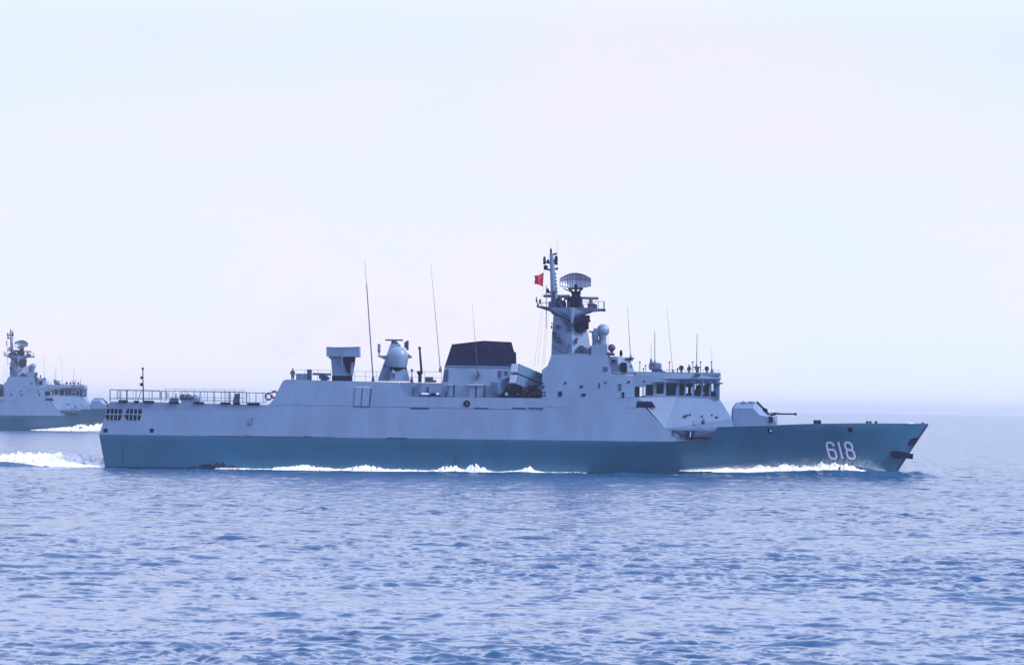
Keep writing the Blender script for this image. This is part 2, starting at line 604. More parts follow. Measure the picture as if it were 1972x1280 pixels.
    for pts, y0, y1 in (([(1716,870),(1722,867.5),(1737,868.5),(1738,881),(1728,881.5),(1719,878)], -.9, .2),
                        ([(1736,869.5),(1759,873.8),(1758,884),(1734,880.5)], -.45, .45)):
        an.prism(pts, y0, y1)
    an.prism([(1722,869.5),(1730,868),(1732,881),(1724,880)], -1.15, -.8)
    an.build('anchor', 'black', hull, bevel=.06)
    an = MB(); an.prism([(1752,846),(1768,841),(1766,849),(1758,856),(1748,858)], -.32, .32)
    an.build('stem_fitting', 'black', hull, bevel=.05)
    # stem bar: dark edge of the bow
    sb = MB(); a, b = P(1787,817,0), P(1724,911,0)
    sb.tube((a.x-.05,0,a.z),(b.x-.05,0,b.z),.13,.11,8); sb.build('stem_bar', 'dark', hull)
    # forecastle small things
    def deck_item(px0, py0, px1, py1, y0, y1, name, mat):
        m_ = MB(); m_.pbox(px0, py0, px1, py1, y0, y1); return m_.build(name, mat, root, bevel=.03)
    bt = MB()
    for px in (1570, 1577.5):
        c = P(px, 816, -2.5); bt.lathe((c.x, -2.5, c.z-.15), [(.16,0),(.16,.45),(.22,.47),(.22,.56),(.01,.56)], 12)
    a = P(1567,816,-2.5); b = P(1581,816,-2.5)
    bt.box((a.x,-2.75,a.z-.2),(b.x,-2.25,b.z+.28)); bt.build('bollard', 'black', root)
    for px in (1670, 1676, 1687):
        c = P(px, 815, -1.2); m_ = MB(); m_.lathe((c.x,-1.2,c.z-.15),[(.13,0),(.13,.25),(.19,.3),(.12,.4),(.01,.42)],10)
        m_.build('mooring_bitt', 'dark', root)
    m_ = MB(); a = P(1745, 815, -.4); b = P(1760, 814, -.4); m_.sphere(((a.x+b.x)/2, -.3, a.z-.02), .28, 14, sq=(1.6,1,.5)); m_.build('bow_cover', 'light', root)
    m_ = MB(); c = P(1777, 815, 0); m_.box((c.x-.12,-.1,c.z-.1),(c.x+.12,.1,c.z+.12)); m_.build('jackstaff_socket','dark',root)
    # breakwater line on forecastle
    # ------------------------------------------------ bridge lower block and V facet
    y823 = 5.05
    def Pz(px, py, y): p = P(px, py, y); return (p.x, y, p.z)
    B_ = on_side(1281, 824.5); A_ = on_side(1229, 765)
    Bb = (on_side(1281, 850).x, -4.95, P(1281, 849, -5).z)
    Cn = Pz(1303, 765, -3.6); Dn = Pz(1383.5, 764.5, -3.0); En = Pz(1409.5, 806, -3.9); Fn = Pz(1412, 824, -4.0); Gn = (Fn[0], -3.1, Bb[2])
    Bn = (B_.x, B_.y+.01, B_.z)
    mir = lambda v: (v[0], -v[1], v[2])
    m_ = MB()
    bot = [Bb, Gn]; 
    vs = [Bb, Gn, Fn, En, Dn, Cn, Bn]
    n_ = len(vs)
    vs2 = vs + [mir(v) for v in vs]
    fs = [(0,1,2,6),(6,2,3),(6,3,4,5)]
    fs2 = fs + [tuple(i+n_ for i in reversed(f)) for f in fs]
    fs2 += [(1,1+n_,2+n_,2),(2,2+n_,3+n_,3),(3,3+n_,4+n_,4)]      # front
    fs2 += [(5,4,4+n_,5+n_)]
    m_.add(vs2, fs2)
    m_.build('bridge_base', 'paint', root)
    m_ = MB()
    An = tuple(A_)
    m_.add([An, Bn, Cn, mir(An), mir(Bn), mir(Cn)], [(0,1,2),(3,5,4),(0,2,5,3)])
    m_.build('wing_facet', 'paint', root)
    def base_y(X, z):        # side plane of the bridge base
        t = (z - Bn[2]) / (Cn[2] - Bn[2])
        yb = 5.0 + (3.95 - 5.0) * (X - Bn[0]) / (Fn[0] - Bn[0])
        yt = 3.5 + (3.0 - 3.5) * (X - Cn[0]) / (Dn[0] - Cn[0])
        return yb*(1-t) + yt*t
    # ledge under the base, recess fittings
    m_ = MB()
    for (a, b) in (((1286,826.5),(1372,828.5)),):
        p, q = on_side(*a, 0, base_y), on_side(*b, 0, base_y)
        m_.loft([[(p.x,p.y-.12,p.z),(p.x,p.y+.3,p.z),(p.x,p.y+.3,p.z-.08),(p.x,p.y-.12,p.z-.08)],
                 [(q.x,q.y-.12,q.z),(q.x,q.y+.3,q.z),(q.x,q.y+.3,q.z-.08),(q.x,q.y-.12,q.z-.08)]])
    m_.build('ledge', 'mid', root)
    m_ = MB()
    for k, (px, py) in enumerate(((1306,832),(1310,836),(1314,840),(1318,834),(1300,830))):
        a = Pz(px-4, py-1, -5.1); b = Pz(px+7, py+2, -5.15)
        m_.tube(a, b, .09, .09, 6)
    a = Pz(1296,828,-5.1); b = Pz(1297,838,-5.15); m_.tube(a,b,.07,.07,6)
    m_.build('pipework', 'dark', root)
    m_ = MB(); c = P(1329, 838, -5.05); m_.lathe((c.x, -4.7, c.z), [(.01,-.45),(.42,-.45),(.42,-.35),(.26,-.33),(.26,.3),(.42,.33),(.42,.4),(.01,.4)], 18, 'Y')
    m_.pbox(1320.5, 828.5, 1323, 846, -5.1, -4.4); m_.pbox(1335, 828.5, 1337.5, 846, -5.1, -4.4)
    m_.build('winch', 'black', root)
    m_ = MB(); m_.pbox(1328.5, 831, 1330.5, 841, -5.2, -5.1); m_.build('winch_lever', 'light', root)
    m_ = MB(); m_.pbox(1338, 842.5, 1369, 844.5, -4.9, -4.6); m_.tube(Pz(1340,843,-5), Pz(1360,841.5,-4.95), .1,.1,6); m_.build('wall_foot_shadow', 'black', root)  # black bar and tube standing in for the shadow line at the wall foot
    # lamps and fittings on the base wall
    for px, py, r in ((1319,801,.16),(1323,799,.10),(1329,797.5,.10),(1352,801,.11),(1354,813,.2),(1355,809,.13),(1371,798.5,.09),(1380,803.5,.17),(1336,812,.06),(1337,817,.07)):
        p = on_side(px, py, 0, base_y)
        m_ = MB(); m_.lathe((p.x, p.y, p.z), [(r*.5,.1),(r*.6,-.1),(r,-.14),(r,-.3),(.01,-.32)], 12, 'Y'); m_.build('wall_lamp', 'dark', root)
    # ------------------------------------------------ wheelhouse with real windows
    def wall_y(px):       # near wall plane of the wheelhouse by pixel column
        return -float(np.interp(px, [1219, 1260, 1303, 1386], [4.42, 4.2, 3.6, 3.1]))
    wh = {1: MB(), -1: MB()}
    def wp(px0, px1, py0, py1, skew=0.0, t=.14, off=0):
        ya, yb = wall_y(px0)-off, wall_y(px1)-off
        a, b, c, d = P(px0-skew, py1, ya), P(px1-skew, py1, yb), P(px1+skew, py0, yb), P(px0+skew, py0, ya)
        for s in (1, -1):
            r0 = [(a.x,s*ya,a.z),(b.x,s*yb,b.z),(c.x,s*yb,c.z),(d.x,s*ya,d.z)]
            r1 = [(x, y + s*t, z) for x, y, z in r0]
            wh[s].loft([r0, r1])
    wins = [(1222.5,1232,744,764.5),(1244,1258,740,761),(1264,1278,738,758),(1283,1302,737,761.5),(1308.5,1318.5,737.5,761.5),(1321,1333,738,762),(1337.5,1350.5,739,762.5),(1354,1366,739.5,763),(1369,1380,740,763.5)]
    # door gap 1232.5-1244 is open sky through the bridge wing
    edges = [1219, 1222.5]
    wp(1219,1222.5,722,765)
    gaps = [(1258,1264),(1278,1283),(1302,1308.5),(1318.5,1321),(1333,1337.5),(1350.5,1354),(1366,1369),(1380,1385.5)]
    for a, b in gaps: wp(a, b, 733, 765, .6)
    wp(1242.6,1244.4,740,765)
    for (a, b, t, bt_) in wins:
        if bt_ < 764.4: wp(a, b, bt_, 765.3, 0)
    wp(1222.5, 1245, 722, 744.2); wp(1245, 1264, 722, 740.2); wp(1264,1303,722,737.8)
    for s in (1, -1): wh[s].build('wheelhouse_wall', 'paint', root)
    # roof
    m_ = MB()
    def ring(pxs, py, ys):
        r = [Pz(px, py, -y) for px, y in zip(pxs, ys)]
        return r + [mir(v) for v in reversed(r)]
    xsR = (1177, 1290, 1383, 1387); 
    m_.loft([ring((1225,1290,1381,1384),736.5,(4.0,3.55,2.95,2.4)),
             ring((1225,1292,1386,1389),729,(4.35,3.9,3.3,2.6)),
             ring((1225,1292,1384,1387),718.5,(4.3,3.75,3.15,2.5))])
    m_.pbox(1180, 717.5, 1388, 719.5, -3.4, 3.4)
    m_.build('bridge_roof', 'paint', root)
    m_ = MB(); a, b = Pz(1283,735.5,-4.15), Pz(1386,737.5,-3.55)
    m_.loft([[a,(a[0],a[1]+.5,a[2]),(a[0],a[1]+.5,a[2]-.09),(a[0],a[1],a[2]-.09)],[b,(b[0],b[1]+.5,b[2]),(b[0],b[1]+.5,b[2]-.09),(b[0],b[1],b[2]-.09)]])
    for px in np.linspace(1290, 1384, 12):
        m_.pbox(px-2, 735+ (px-1283)*.02, px+2, 739+(px-1283)*.02, -4.1+(px-1283)*.0055, -3.6)
    m_.pbox(1384, 736.5, 1392, 739, -3.2, 3.2)
    m_.build('window_visor', 'dark', root)
    m_ = MB(); m_.pbox(1264, 735, 1280, 738.5, -4.75, -4.2); m_.pbox(1256,736.5,1268,738,-4.7,-4.3); m_.build('wing_visor','dark',root)
    # panes
    for (a, b, t, bt_) in wins:
        ya, yb = wall_y(a)+.07, wall_y(b)+.07
        for s in (1, -1):
            g = MB()
            q = [P(a,bt_,ya),P(b,bt_,yb),P(b,t,yb),P(a,t,ya)]
            g.add([(p.x, s*y_, p.z) for p, y_ in zip(q,(ya,yb,yb,ya))], [(0,1,2,3) if s==1 else (3,2,1,0)])
            g.build('window_pane', 'glass', root)
    # front wall of the wheelhouse with windows
    m_ = MB(); g = MB()
    f0 = Pz(1385,765,-3.3); f1 = Pz(1385,736,-3.3)
    for k in range(6):
        y = -3.3 + 6.6*k/5
        m_.box((f0[0]-.1, y-.12, f0[2]), (f0[0]+.05, y+.12, f1[2]))
    m_.box((f0[0]-.1,-3.3,f0[2]-.1),(f0[0]+.05,3.3,f0[2]+.25)); m_.build('wheelhouse_front', 'paint', root)
    g.add([(f0[0]-.03,-3.2,f0[2]+.2),(f0[0]-.03,3.2,f0[2]+.2),(f0[0]-.03,3.2,f1[2]),(f0[0]-.03,-3.2,f1[2])],[(0,1,2,3)]); g.build('window_pane','glass',root)
    # interior: dark consoles, chairs, bulkheads
    m_ = MB()
    m_.pbox(1246, 737, 1312, 766, -2.6, 2.6)                # chartroom bulkhead
    m_.pbox(1222, 740, 1232, 766, -2.0, 2.0)
    m_.pbox(1311, 736, 1321, 763, 1.5, 3.2)
    m_.pbox(1335, 750, 1352, 765, -1.5, 1.5); m_.pbox(1334, 735, 1338, 765, 1.5, 2.0); m_.pbox(1340, 741.5, 1356, 756, -.3, .2)
    m_.pbox(1357, 736, 1364, 765, -.5, .8); m_.pbox(1366, 738, 1370, 765, -1.5, 1.2)
    m_.pbox(1325, 744, 1331, 766, 0, .6); m_.pbox(1318, 735.5, 1336, 745, 2.4, 3.0); m_.pbox(1371,753,1376,765,-2,2)
    m_.pbox(1305, 758, 1386, 765.4, -3.0, 3.0)
    m_.build('console', 'black', root)
    m_ = MB(); m_.pbox(1222, 764.5, 1384, 767, -3.2, 3.2); m_.build('bridge_floor', 'deck', root)
    # fittings on superstructure side
    for px, py, w_, h_ in ((1154.5,742,2,10),(1166,736,4,3),(1194,745,5,13),(1200,760,4.5,10),(1211,735,5,3.5),(1240,734,4,3),(1166,710,8,8),(1089,737,4,4),(1120,744,6,4),(1124,760,8,5),(1079,758,7,9),(1045.5,738,3,3),(1047,745,3,5),(1044,755,3,3),(1049,755,3,3),(1044,761,3,3),(1049,761,3,3),(1181,694,7,4)):
        side_patch(root, 'wall_fitting', [(px-w_/2,py-h_/2),(px+w_/2,py-h_/2),(px+w_/2,py+h_/2),(px-w_/2,py+h_/2)], 'black' if px not in (1194, 1166) else 'dark', off=.07)
    side_patch(root, 'plate_seam', [(1178,765),(1221,765.6),(1221,766.4),(1178,765.8)], 'mid', off=.015)
    # ------------------------------------------------ structures on bridge roof
    m_ = MB()       # director house behind bridge, pale facet
    r0 = [Pz(1176,720,-2.9), Pz(1192,720,-3.3), Pz(1224,720,-2.9)]; r1 = [Pz(1172,687,-2.0), Pz(1189,686,-2.3), Pz(1212,689,-2.0)]
    m_.loft([r0+[mir(v) for v in reversed(r0)], r1+[mir(v) for v in reversed(r1)]])
    m_.build('director_house', 'paint', root)
    m_ = MB(); pts = [(1195,699),(1198,697.5),(1205,697.8),(1207.5,700),(1207.5,716),(1205,719),(1197,719),(1194.5,713)]
    m_.prism(pts, -3.4, -2.6); m_.build('house_opening', 'black', root)
    m_ = MB(); m_.pbox(1179,692,1188,695.5,-3.3,-2.2); m_.build('house_vent','dark',root)
    m_ = MB(); c = P(1196, 680.5, -2); m_.lathe((c.x,-1.8,c.z), [(.01,-.3),(.13,-.26),(.17,0),(.13,.32),(.01,.38)],12); m_.tube((c.x,-1.8,c.z-.3),(c.x,-1.8,c.z-.6),.06); m_.build('sensor_ball','black',root)
    m_ = MB(); c = P(1178, 669.5, -2); m_.sphere((c.x,-2,c.z), .40, 18); m_.tube((c.x,-2,c.z-.3),(c.x,-2,c.z-.85),.14,.3,10); m_.pbox(1172,680,1184,684,-2.5,-1.4); m_.build('optical_director','dark',root)
    m_ = MB(); m_.pbox(1250.5,698,1274.5,712,-1.6,.6); m_.build('equipment_locker','mid',root,bevel=.2)
    m_ = MB(); m_.pbox(1256,711,1276,718.5,-1.5,.4); m_.pbox(1274,714,1281,718.5,-1.2,.2); m_.build('locker_base','dark',root)
    # searchlights
    for px, py, r, st in ((1312,708,.26,9),(1327,709.5,.22,8),(1361,709,.23,8)):
        m_ = MB(); c = P(px, py, -2.8); m_.lathe((c.x,-2.8,c.z), [(.01,-.02),(r*.6,-.05),(r,-.2),(r,.1),(r*.6,.25),(.01,.3)], 14, 'Y')
        b = P(px, py+st+2, -2.8); m_.tube((c.x,-2.75,c.z-.1),(b.x,-2.75,b.z),.09,.13,8); m_.build('searchlight','dark',root)
    for px in (1232, 1239, 1243, 1370, 1305, 1334, 1349, 1387-60, 1297-8, 1216):
        m_ = MB(); b = P(px, 719, -2.6); h_ = .5 + .35*((px*7) % 3); m_.tube((b.x,-2.6,b.z-.1),(b.x,-2.6,b.z+h_),.04,.04,6); m_.sphere((b.x,-2.6,b.z+h_),.1,8); m_.build('roof_post','rail',root)
    m_ = MB(); m_.pbox(1336,706,1350,708.5,-3,-2.6); m_.pbox(1340,708,1346,719,-2.9,-2.6); m_.pbox(1338,719.5,1349,722,-3.9,-3.3); m_.build('antenna_bracket','dark',root)
    m_ = MB(); m_.pbox(1205,688.5,1222,690.5,-2.4,-1.8); m_.pbox(1216,690,1219,695,-2.4,-1.8); m_.build('antenna_bracket','dark',root)
    # roof rail
    m_ = MB(); pts=[(1230,708),(1384,710.5)]
    a,b = Pz(1284,711.5,-3.1), Pz(1384,713,-2.9)
    m_.tube(a,b,.018,.018,5)
    for px in np.linspace(1284,1384,11):
        b = P(px, 719, -3); m_.tube((b.x,-3,b.z),(b.x,-3,b.z+.45),.018,.018,5)
    m_.build('guard_rail','rail',root)
    # ------------------------------------------------ mast tower
    def Hx(pa, pc, pf, py, yc, ya=.9, yf=.8):
        r = [Pz(pa,py,-ya), Pz(pc,py,-yc), Pz(pf,py,-yf)]
        return r + [mir(v) for v in reversed(r)]
    m_ = MB()
    m_.loft([Hx(1062,1102,1139,684.5,2.7,1.6,1.5), Hx(1063.5,1101.5,1133,645,2.2,1.3,1.2), Hx(1066,1101,1124,606,1.7,1.0,.9), Hx(1058,1101,1130,597,1.5,.9,.8)])
    m_.build('mast_tower','paint',root)
    # sponson on the tower's aft side
    m_ = MB()
    m_.loft([[Pz(1062,662,-2.4),Pz(1062,663.5,-2.4),Pz(1062,663.5,-.8),Pz(1062,662,-.8)],
             [Pz(1096,662,-2.9),Pz(1090,680,-2.6),Pz(1090,680,-1.2),Pz(1096,662,-1.2)]])
    m_.build('sponson','mid',root)
    m_ = MB(); m_.pbox(1063,648.5,1078,651,-2.4,-1); m_.pbox(1063,638,1070,648,-2.1,-1.2); m_.pbox(1084,617,1092,620,-2.5,-1.4); m_.pbox(1088,622,1101,626,-2.6,-1.6); m_.pbox(1086,612.5,1096,615,-2.5,-1.5)
    m_.pbox(1060.5,627,1063.5,632,-1.5,-1); m_.pbox(1061.5,621,1064,624,-1.5,-1)
    m_.build('mast_bracket','dark',root)
    m_ = MB(); m_.pbox(1104,680.5,1134,684.5,-3.1,-1.6); m_.build('mast_ledge','mid',root)
    m_ = MB(); m_.pbox(1116,665,1124,675,-2.55,-1.8); m_.pbox(1068,655,1082,658,-2.35,-1.6); m_.pbox(1090,632,1099,636,-2.5,-1.9); m_.pbox(1070,625,1076,631,-1.9,-1.4); m_.pbox(1109,650,1112,660,-2.5,-2.1); m_.pbox(1117,645,1120,648,-2.4,-2); m_.pbox(1112,669,1116,680,-2.7,-2.1); m_.pbox(1124,669,1130,679,-2.5,-2); m_.build('mast_fitting','dark',root)
    # forward director cluster under the platform
    m_ = MB()
    c = P(1116,630,-1.8); m_.sphere((c.x,-1.7,c.z), .62, 18); 
    m_.pbox(1106,614,1131,629,-2.2,-.8); m_.pbox(1122,607,1136,620,-2.0,-1.2); m_.pbox(1126,622,1134,634,-1.8,-1.2)
    m_.tube(Pz(1120,617,-2.3),Pz(1137,618,-2.3),.14,.14,8); m_.tube(Pz(1132,607,-1.6),Pz(1132,632,-1.6),.1,.1,8)
    m_.build('fire_control_director','black',root, bevel=.05)
    # platform wings
    m_ = MB()
    m_.loft([[Pz(1034,589,-.5),Pz(1034,591,-.5),Pz(1034,591,.5),Pz(1034,589,.5)],
             [Pz(1060,593,-1.4),Pz(1062,601,-1.2),Pz(1062,601,1.2),Pz(1060,593,1.4)],
             [Pz(1101,591.5,-1.9),Pz(1101,608,-1.8),Pz(1101,608,1.8),Pz(1101,591.5,1.9)],
             [Pz(1136,592.5,-1.5),Pz(1130,602,-1.3),Pz(1130,602,1.3),Pz(1136,592.5,1.5)],
             [Pz(1165,594.5,-.7),Pz(1165,598.5,-.7),Pz(1165,598.5,.7),Pz(1165,594.5,.7)]])
    m_.build('mast_platform','paint',root)
    m_ = MB()      # underside struts
    m_.tube(Pz(1101,612,-1.9),Pz(1140,598,-1.5),.22,.22,6); m_.tube(Pz(1099,616,-1.9),Pz(1062,598,-1.5),.22,.2,6)
    m_.tube(Pz(1148,596,-.9),Pz(1166,597.5,-.8),.16,.16,6); m_.tube(Pz(1034,590,-.6),Pz(1060,594,-1.2),.12,.16,6)
    m_.build('platform_strut','dark',root)
    m_ = MB(); m_.tube(Pz(1101,593,-2.0),Pz(1101,622,-2.0),.32,.22,8,False); m_.build('mast_corner_pipe','paint',root)
    m_ = MB()
    for px in (1120,1132,1141,1152,1163):
        m_.tube(Pz(px,593+(px-1120)*.06,-1.0),Pz(px,581,-1.0),.035,.035,5)
    m_.tube(Pz(1118,580.5,-1),Pz(1164,580.5,-1),.03,.03,5); m_.tube(Pz(1118,586,-1),Pz(1150,586.5,-1),.025,.025,5)
    m_.tube(Pz(1163.3,596,-1),Pz(1163.3,580,-1),.07,.07,5)
    for px in (1044,1056,1068,1078,1088,1096):
        m_.tube(Pz(px,592,-1.1),Pz(px,582,-1.1),.03,.03,5)
    m_.tube(Pz(1044,583,-1.1),Pz(1098,582,-1.1),.03,.03,5)
    m_.build('guard_rail','rail',root)
    # nav radar bars
    for a, b, y_, ys in ((1046.5,1098,570,.5),(1119,1152.5,573.5,-.4)):
        m_ = MB(); m_.tube(Pz(a,y_,ys),Pz(b,y_+.8,ys),.14,.14,8); cx=(a+b)/2 + (6 if a<1100 else 2); m_.tube(Pz(cx,y_,ys),Pz(cx,592,ys),.16,.22,8)
        m_.tube(Pz(cx-4,y_+2,ys),Pz(cx,580,ys),.07); m_.tube(Pz(cx+4,y_+2,ys),Pz(cx,580,ys),.07)
        m_.build('navigation_radar','rail',root)
    m_ = MB(); m_.tube(Pz(1048,568,.5),Pz(1096,568.6,.5),.10,.10,6); m_.build('radar_cover','light',root)
    # platform equipment
    for (x0,y0,x1,y1,ya,yb,mt) in ((1057,580,1070,592,-1.3,-.3,'mid'),(1071,574,1078,592,-1,-.2,'dark'),(1083,578,1089,592,-1.2,-.4,'dark'),(1092,572,1105,593,-1,.6,'dark'),(1086,572,1100,577,-1,.4,'mid'),
                               (1132,584,1147,594,-1.3,.2,'mid'),(1141,586,1150,594,-1.2,0,'dark'),(1063,560,1070,580,-.2,.5,'mid'),(1112,583,1118,593,-1.2,.2,'dark'),(1077,585,1084,592,-1.3,-.6,'mid')):
        m_ = MB(); m_.pbox(x0,y0,x1,y1,ya,yb); m_.build('mast_equipment','black' if mt=='dark' else 'dark',root,bevel=.06)
    q_ = random.Random(4)
    for k in range(16):
        px = q_.uniform(1057, 1117); h_ = q_.uniform(4, 13); w_ = q_.uniform(1.2, 3.2); yy = q_.uniform(-1.3, .6)
        m_ = MB(); m_.pbox(px, 592.5-h_, px+w_, 593, yy, yy+.3); m_.tube(Pz(px+w_/2,592.5-h_,yy+.15),Pz(px+w_/2+q_.uniform(-2,2),588.5-h_,yy+.15),.05,.04,5)
        m_.build('mast_fitting','black' if k%3 else 'dark',root)
    # search radar: pedestal and lattice dish
    m_ = MB()
    c = P(1108.5, 592, 0)
    zt = lambda py: P(1108.5, py, 0).z
    m_.lathe((c.x,0,0), [(.95,zt(592)),(.75,zt(585)),(.72,zt(575)),(.5,zt(570)),(.35,zt(566)),(.25,zt(561)),(.01,zt(561))],16)
    m_.pbox(1099,571,1119,586,-.9,.9); m_.pbox(1113,560,1118,575,-.5,.5); m_.pbox(1102,563,1106,575,-.6,.4)
    m_.tube(Pz(1108.5,568,0),Pz(1096,556,-.3),.13,.1); m_.tube(Pz(1108.5,568,0),Pz(1121,556,-.3),.13,.1); m_.tube(Pz(1109,563,0),Pz(1109,548,.2),.16,.16)
    m_.tube(Pz(1094,556,-.3),Pz(1123,556,-.3),.08,.08)
    m_.tube(Pz(1108.5,565,0),Pz(1085,555.5,-1.3),.07,.05)
    m_.tube(Pz(1117,562,-.2),Pz(1109,575,-.2),.15,.15); m_.tube(Pz(1100,560,-.2),Pz(1106,572,-.2),.12,.12)
    m_.build('radar_pedestal','black',root)
    # dish surface curved about vertical axis, edge like a flattened hexagon
    dish = MB(); rib = MB()
    Nn, Mm = 24, 8
    def dpt(u, v):            # u -1..1 along, v -1..1 up
        top = 526 + 10.5*abs(u)**2.0; bot = 553.0 - 2.5*abs(u)**1.5 + (0 if abs(u) < .45 else (abs(u)-.45)*-3)
        bot = 554.5 - 5.5*max(0, abs(u)-.3)
        px = 1108 + u*29.5; py = (top+bot)/2 - v*(bot-top)/2
        y = -.6 + 1.3*(1-u*u)*.75 + .35*(1-v*v) - u*.3
        p = P(px, py, y); return (p.x, y, p.z)
    g = [[dpt(-1+2*i/Nn, -1+2*k/Mm) for k in range(Mm+1)] for i in range(Nn+1)]
    vs = [p for c_ in g for p in c_]; back = [(x,y+.05,z) for x,y,z in vs]
    H = Mm+1
    fs = [(i*H+k,(i+1)*H+k,(i+1)*H+k+1,i*H+k+1) for i in range(Nn) for k in range(Mm)]
    dish.add(vs, fs, True); dish.add(back, [f[::-1] for f in fs], True)
    dish_o = dish.build('radar_dish','white',root)
    for i in range(0, Nn+1, 2):
        rib.polytube([(x,y-.04,z) for x,y,z in g[i]], .035 if i in (0,Nn) else .024, 5)
    for k in (0, 5, Mm):
        rib.polytube([(c_[k][0],c_[k][1]-.04,c_[k][2]) for c_ in g], .045 if k in (0,Mm) else .028, 5)
    # backing truss makes right half look dark
    for i in range(14, Nn+1, 2):
        rib.polytube([(x,y-.04,z) for x,y,z in g[i-1]], .022, 5)
    rib.build('dish_rib','dark',root).parent = dish_o
    # pole mast
    m_ = MB(); m_.tube(Pz(1068.5,592,.2),Pz(1061.8,488,.2),.42,.21,10); m_.build('pole_mast','paint',root)
    m_ = MB()
    for py in np.linspace(527, 562, 6):
        x_ = np.interp(py,[488,592],[1061.8,1068.5]) + np.interp(py,[488,592],[4.6,7.2]); m_.tube(Pz(x_-2,py-1,.1),Pz(x_+.8,py+1,.1),.12,.12,6)
    m_.build('mast_step','dark',root)
    m_ = MB()
    for (a,ya,b,yb) in ((1063,490.5,1072.5,488),(1047,503.5,1061,507),(1062,507,1073.5,503),(1048,517,1062,520.5),(1064,519,1073.5,517.5),(1053.5,561,1066,565)):
        m_.tube(Pz(a,ya,.2),Pz(b,yb,.2),.12,.12,6)
    m_.build('yard_arm','dark',root)
    for (px,py,h_,r) in ((1048.5,501.5,.42,.14),(1055.5,503,.2,.13),(1067,503,.2,.12),(1071,501,.5,.17),(1051,515,.25,.22),(1054.5,560,.25,.16),(1061,484,.3,.11),(1073,517,.15,.09),(1040,580.5,.25,.1),(1033,577,.3,.06),(1036,587,.2,.1)):
        c = P(px,py,.2); m_ = MB(); m_.lathe((c.x,.2,c.z),[(.01,-h_),(r,-h_),(r,h_*.6),(r*.6,h_),(.01,h_)],10); m_.build('mast_lamp','black',root)
    # signal staff
    m_ = MB(); m_.tube(Pz(1052,550,-1.0),Pz(1052,606,-1.0),.05,.05,6); m_.tube(Pz(1052,604,-1.0),Pz(1052,636-4,-1.0),.03,.03,5); m_.tube(Pz(1034,576,0),Pz(1035.5,590,0),.03,.03,5); m_.tube(Pz(1032,579,0),Pz(1040,580,0),.03,.03,5); m_.build('signal_staff','rail',root)
    m_ = MB()      # halyards
    for (a,ya,b,yb) in ((1046,598,1036,704),(1042,600,1029,706),(1052,600,1045,703),(1049,518,1047,526),(1047,550,1041,594),(1056,602,1048,701)):
        m_ = MB(); m_.tube(Pz(a,ya,-.6),Pz(b,yb,-1.2),.010,.010,4); m_.build('halyard','rail',root)
    # ------------------------------------------------ forward radome (gun director)
    m_ = MB(); m_.pbox(1138,665,1170,685,-2.2,1.6); m_.build('radome_platform','paint',root,bevel=.05)
    c = P(1161.5,636,-.9); m_ = MB()
    m_.sphere((c.x,-.9,c.z), .68, 24); m_.build('radome','dome',root)
    m_ = MB(); z0 = P(1160,665,-.9).z; m_.lathe((c.x-.05,-.9,0), [(.55,z0),(.42,z0+.35),(.38,c.z-.75),(.5,c.z-.45),(.01,c.z-.45)],18); m_.pbox(1148,662.5,1167,666,-1.5,-.2); m_.build('radome_pedestal','mid',root)
    m_ = MB(); m_.pbox(1140,637,1148,652,-1.3,-.3); m_.pbox(1143,632,1153,648,-1.4,-.6); m_.pbox(1134,637,1141,640,-1.2,-.5); m_.tube(Pz(1146,652,-.9),Pz(1144,665,-.9),.3,.22,8); m_.tube(Pz(1150,648,-.9),Pz(1152,664,-.9),.12,.12,8); m_.build('director_drive','mid',root,bevel=.04)
    # ------------------------------------------------ gun
    m_ = MB()
    G = 1.55
    o0 = [(1409,821),(1413,786),(1449.5,785.5),(1463,799),(1480,803),(1480,820)]
    def gr(pts, y): return [Pz(px,py,-y) for px,py in pts]
    rin = [(1411,821),(1418,774),(1454,772.5),(1470,786),(1484,801),(1497,802),(1497.5,819.5)]
    side = [(1409.5,822.5),(1413,786),(1449.5,785.5),(1463,799),(1479,803),(1490,803.5),(1497.3,820.5)]
    inn  = [(1411,822.5),(1419,774.5),(1455,773),(1471,789),(1486,802),(1497,800.6),(1498,820.5)]
    A1, A2 = gr(side, G), gr(inn, .62)
    ring_ = A1
    n_=len(A1)
    vs = A1 + A2 + [mir(v) for v in A1] + [mir(v) for v in A2]
    fs = [tuple(range(n_))[::-1]]
    for i in range(n_-1): fs.append((i,i+1,n_+i+1,n_+i))
    for i in range(n_-1): fs.append((n_+i,n_+i+1,3*n_+i+1,3*n_+i))
    for i in range(n_-1): fs.append((3*n_+i,3*n_+i+1,2*n_+i+1,2*n_+i))
    fs.append(tuple(2*n_+i for i in range(n_)))
    m_.add(vs, fs); gun = m_.build('gun_turret','paint',root)
    m_ = MB(); m_.prism([(1480.5,801),(1488.2,802),(1488,813.5),(1480.5,813.3)], -1.62, -.2); m_.build('gun_slot','black',gun)
    m_ = MB(); m_.prism([(1424,780),(1427,774),(1433,772),(1439,777),(1444,780)], -.95, .9); m_.prism([(1443,772.5),(1451,773),(1457,780.5),(1445,780)], -.9,.9)
    m_.build('turret_hatch','mid',gun)
    m_ = MB(); m_.tube(Pz(1457,774,-.55),Pz(1475,791,-.55),.17,.12,6); c=P(1474,790.5,-.6); m_.sphere((c.x,-.6,c.z),.26,12); m_.tube(Pz(1470,787,-.6),Pz(1479,799.5,-.6),.2,.22,8); m_.build('sight_arm','black',gun)
    m_ = MB(); m_.tube(Pz(1476,794.5,0),Pz(1488,793.5,0),.32,.24,12); m_.tube(Pz(1488,793.5,0),Pz(1501,793,0),.12,.06,10); m_.build('barrel_shroud','light',gun)
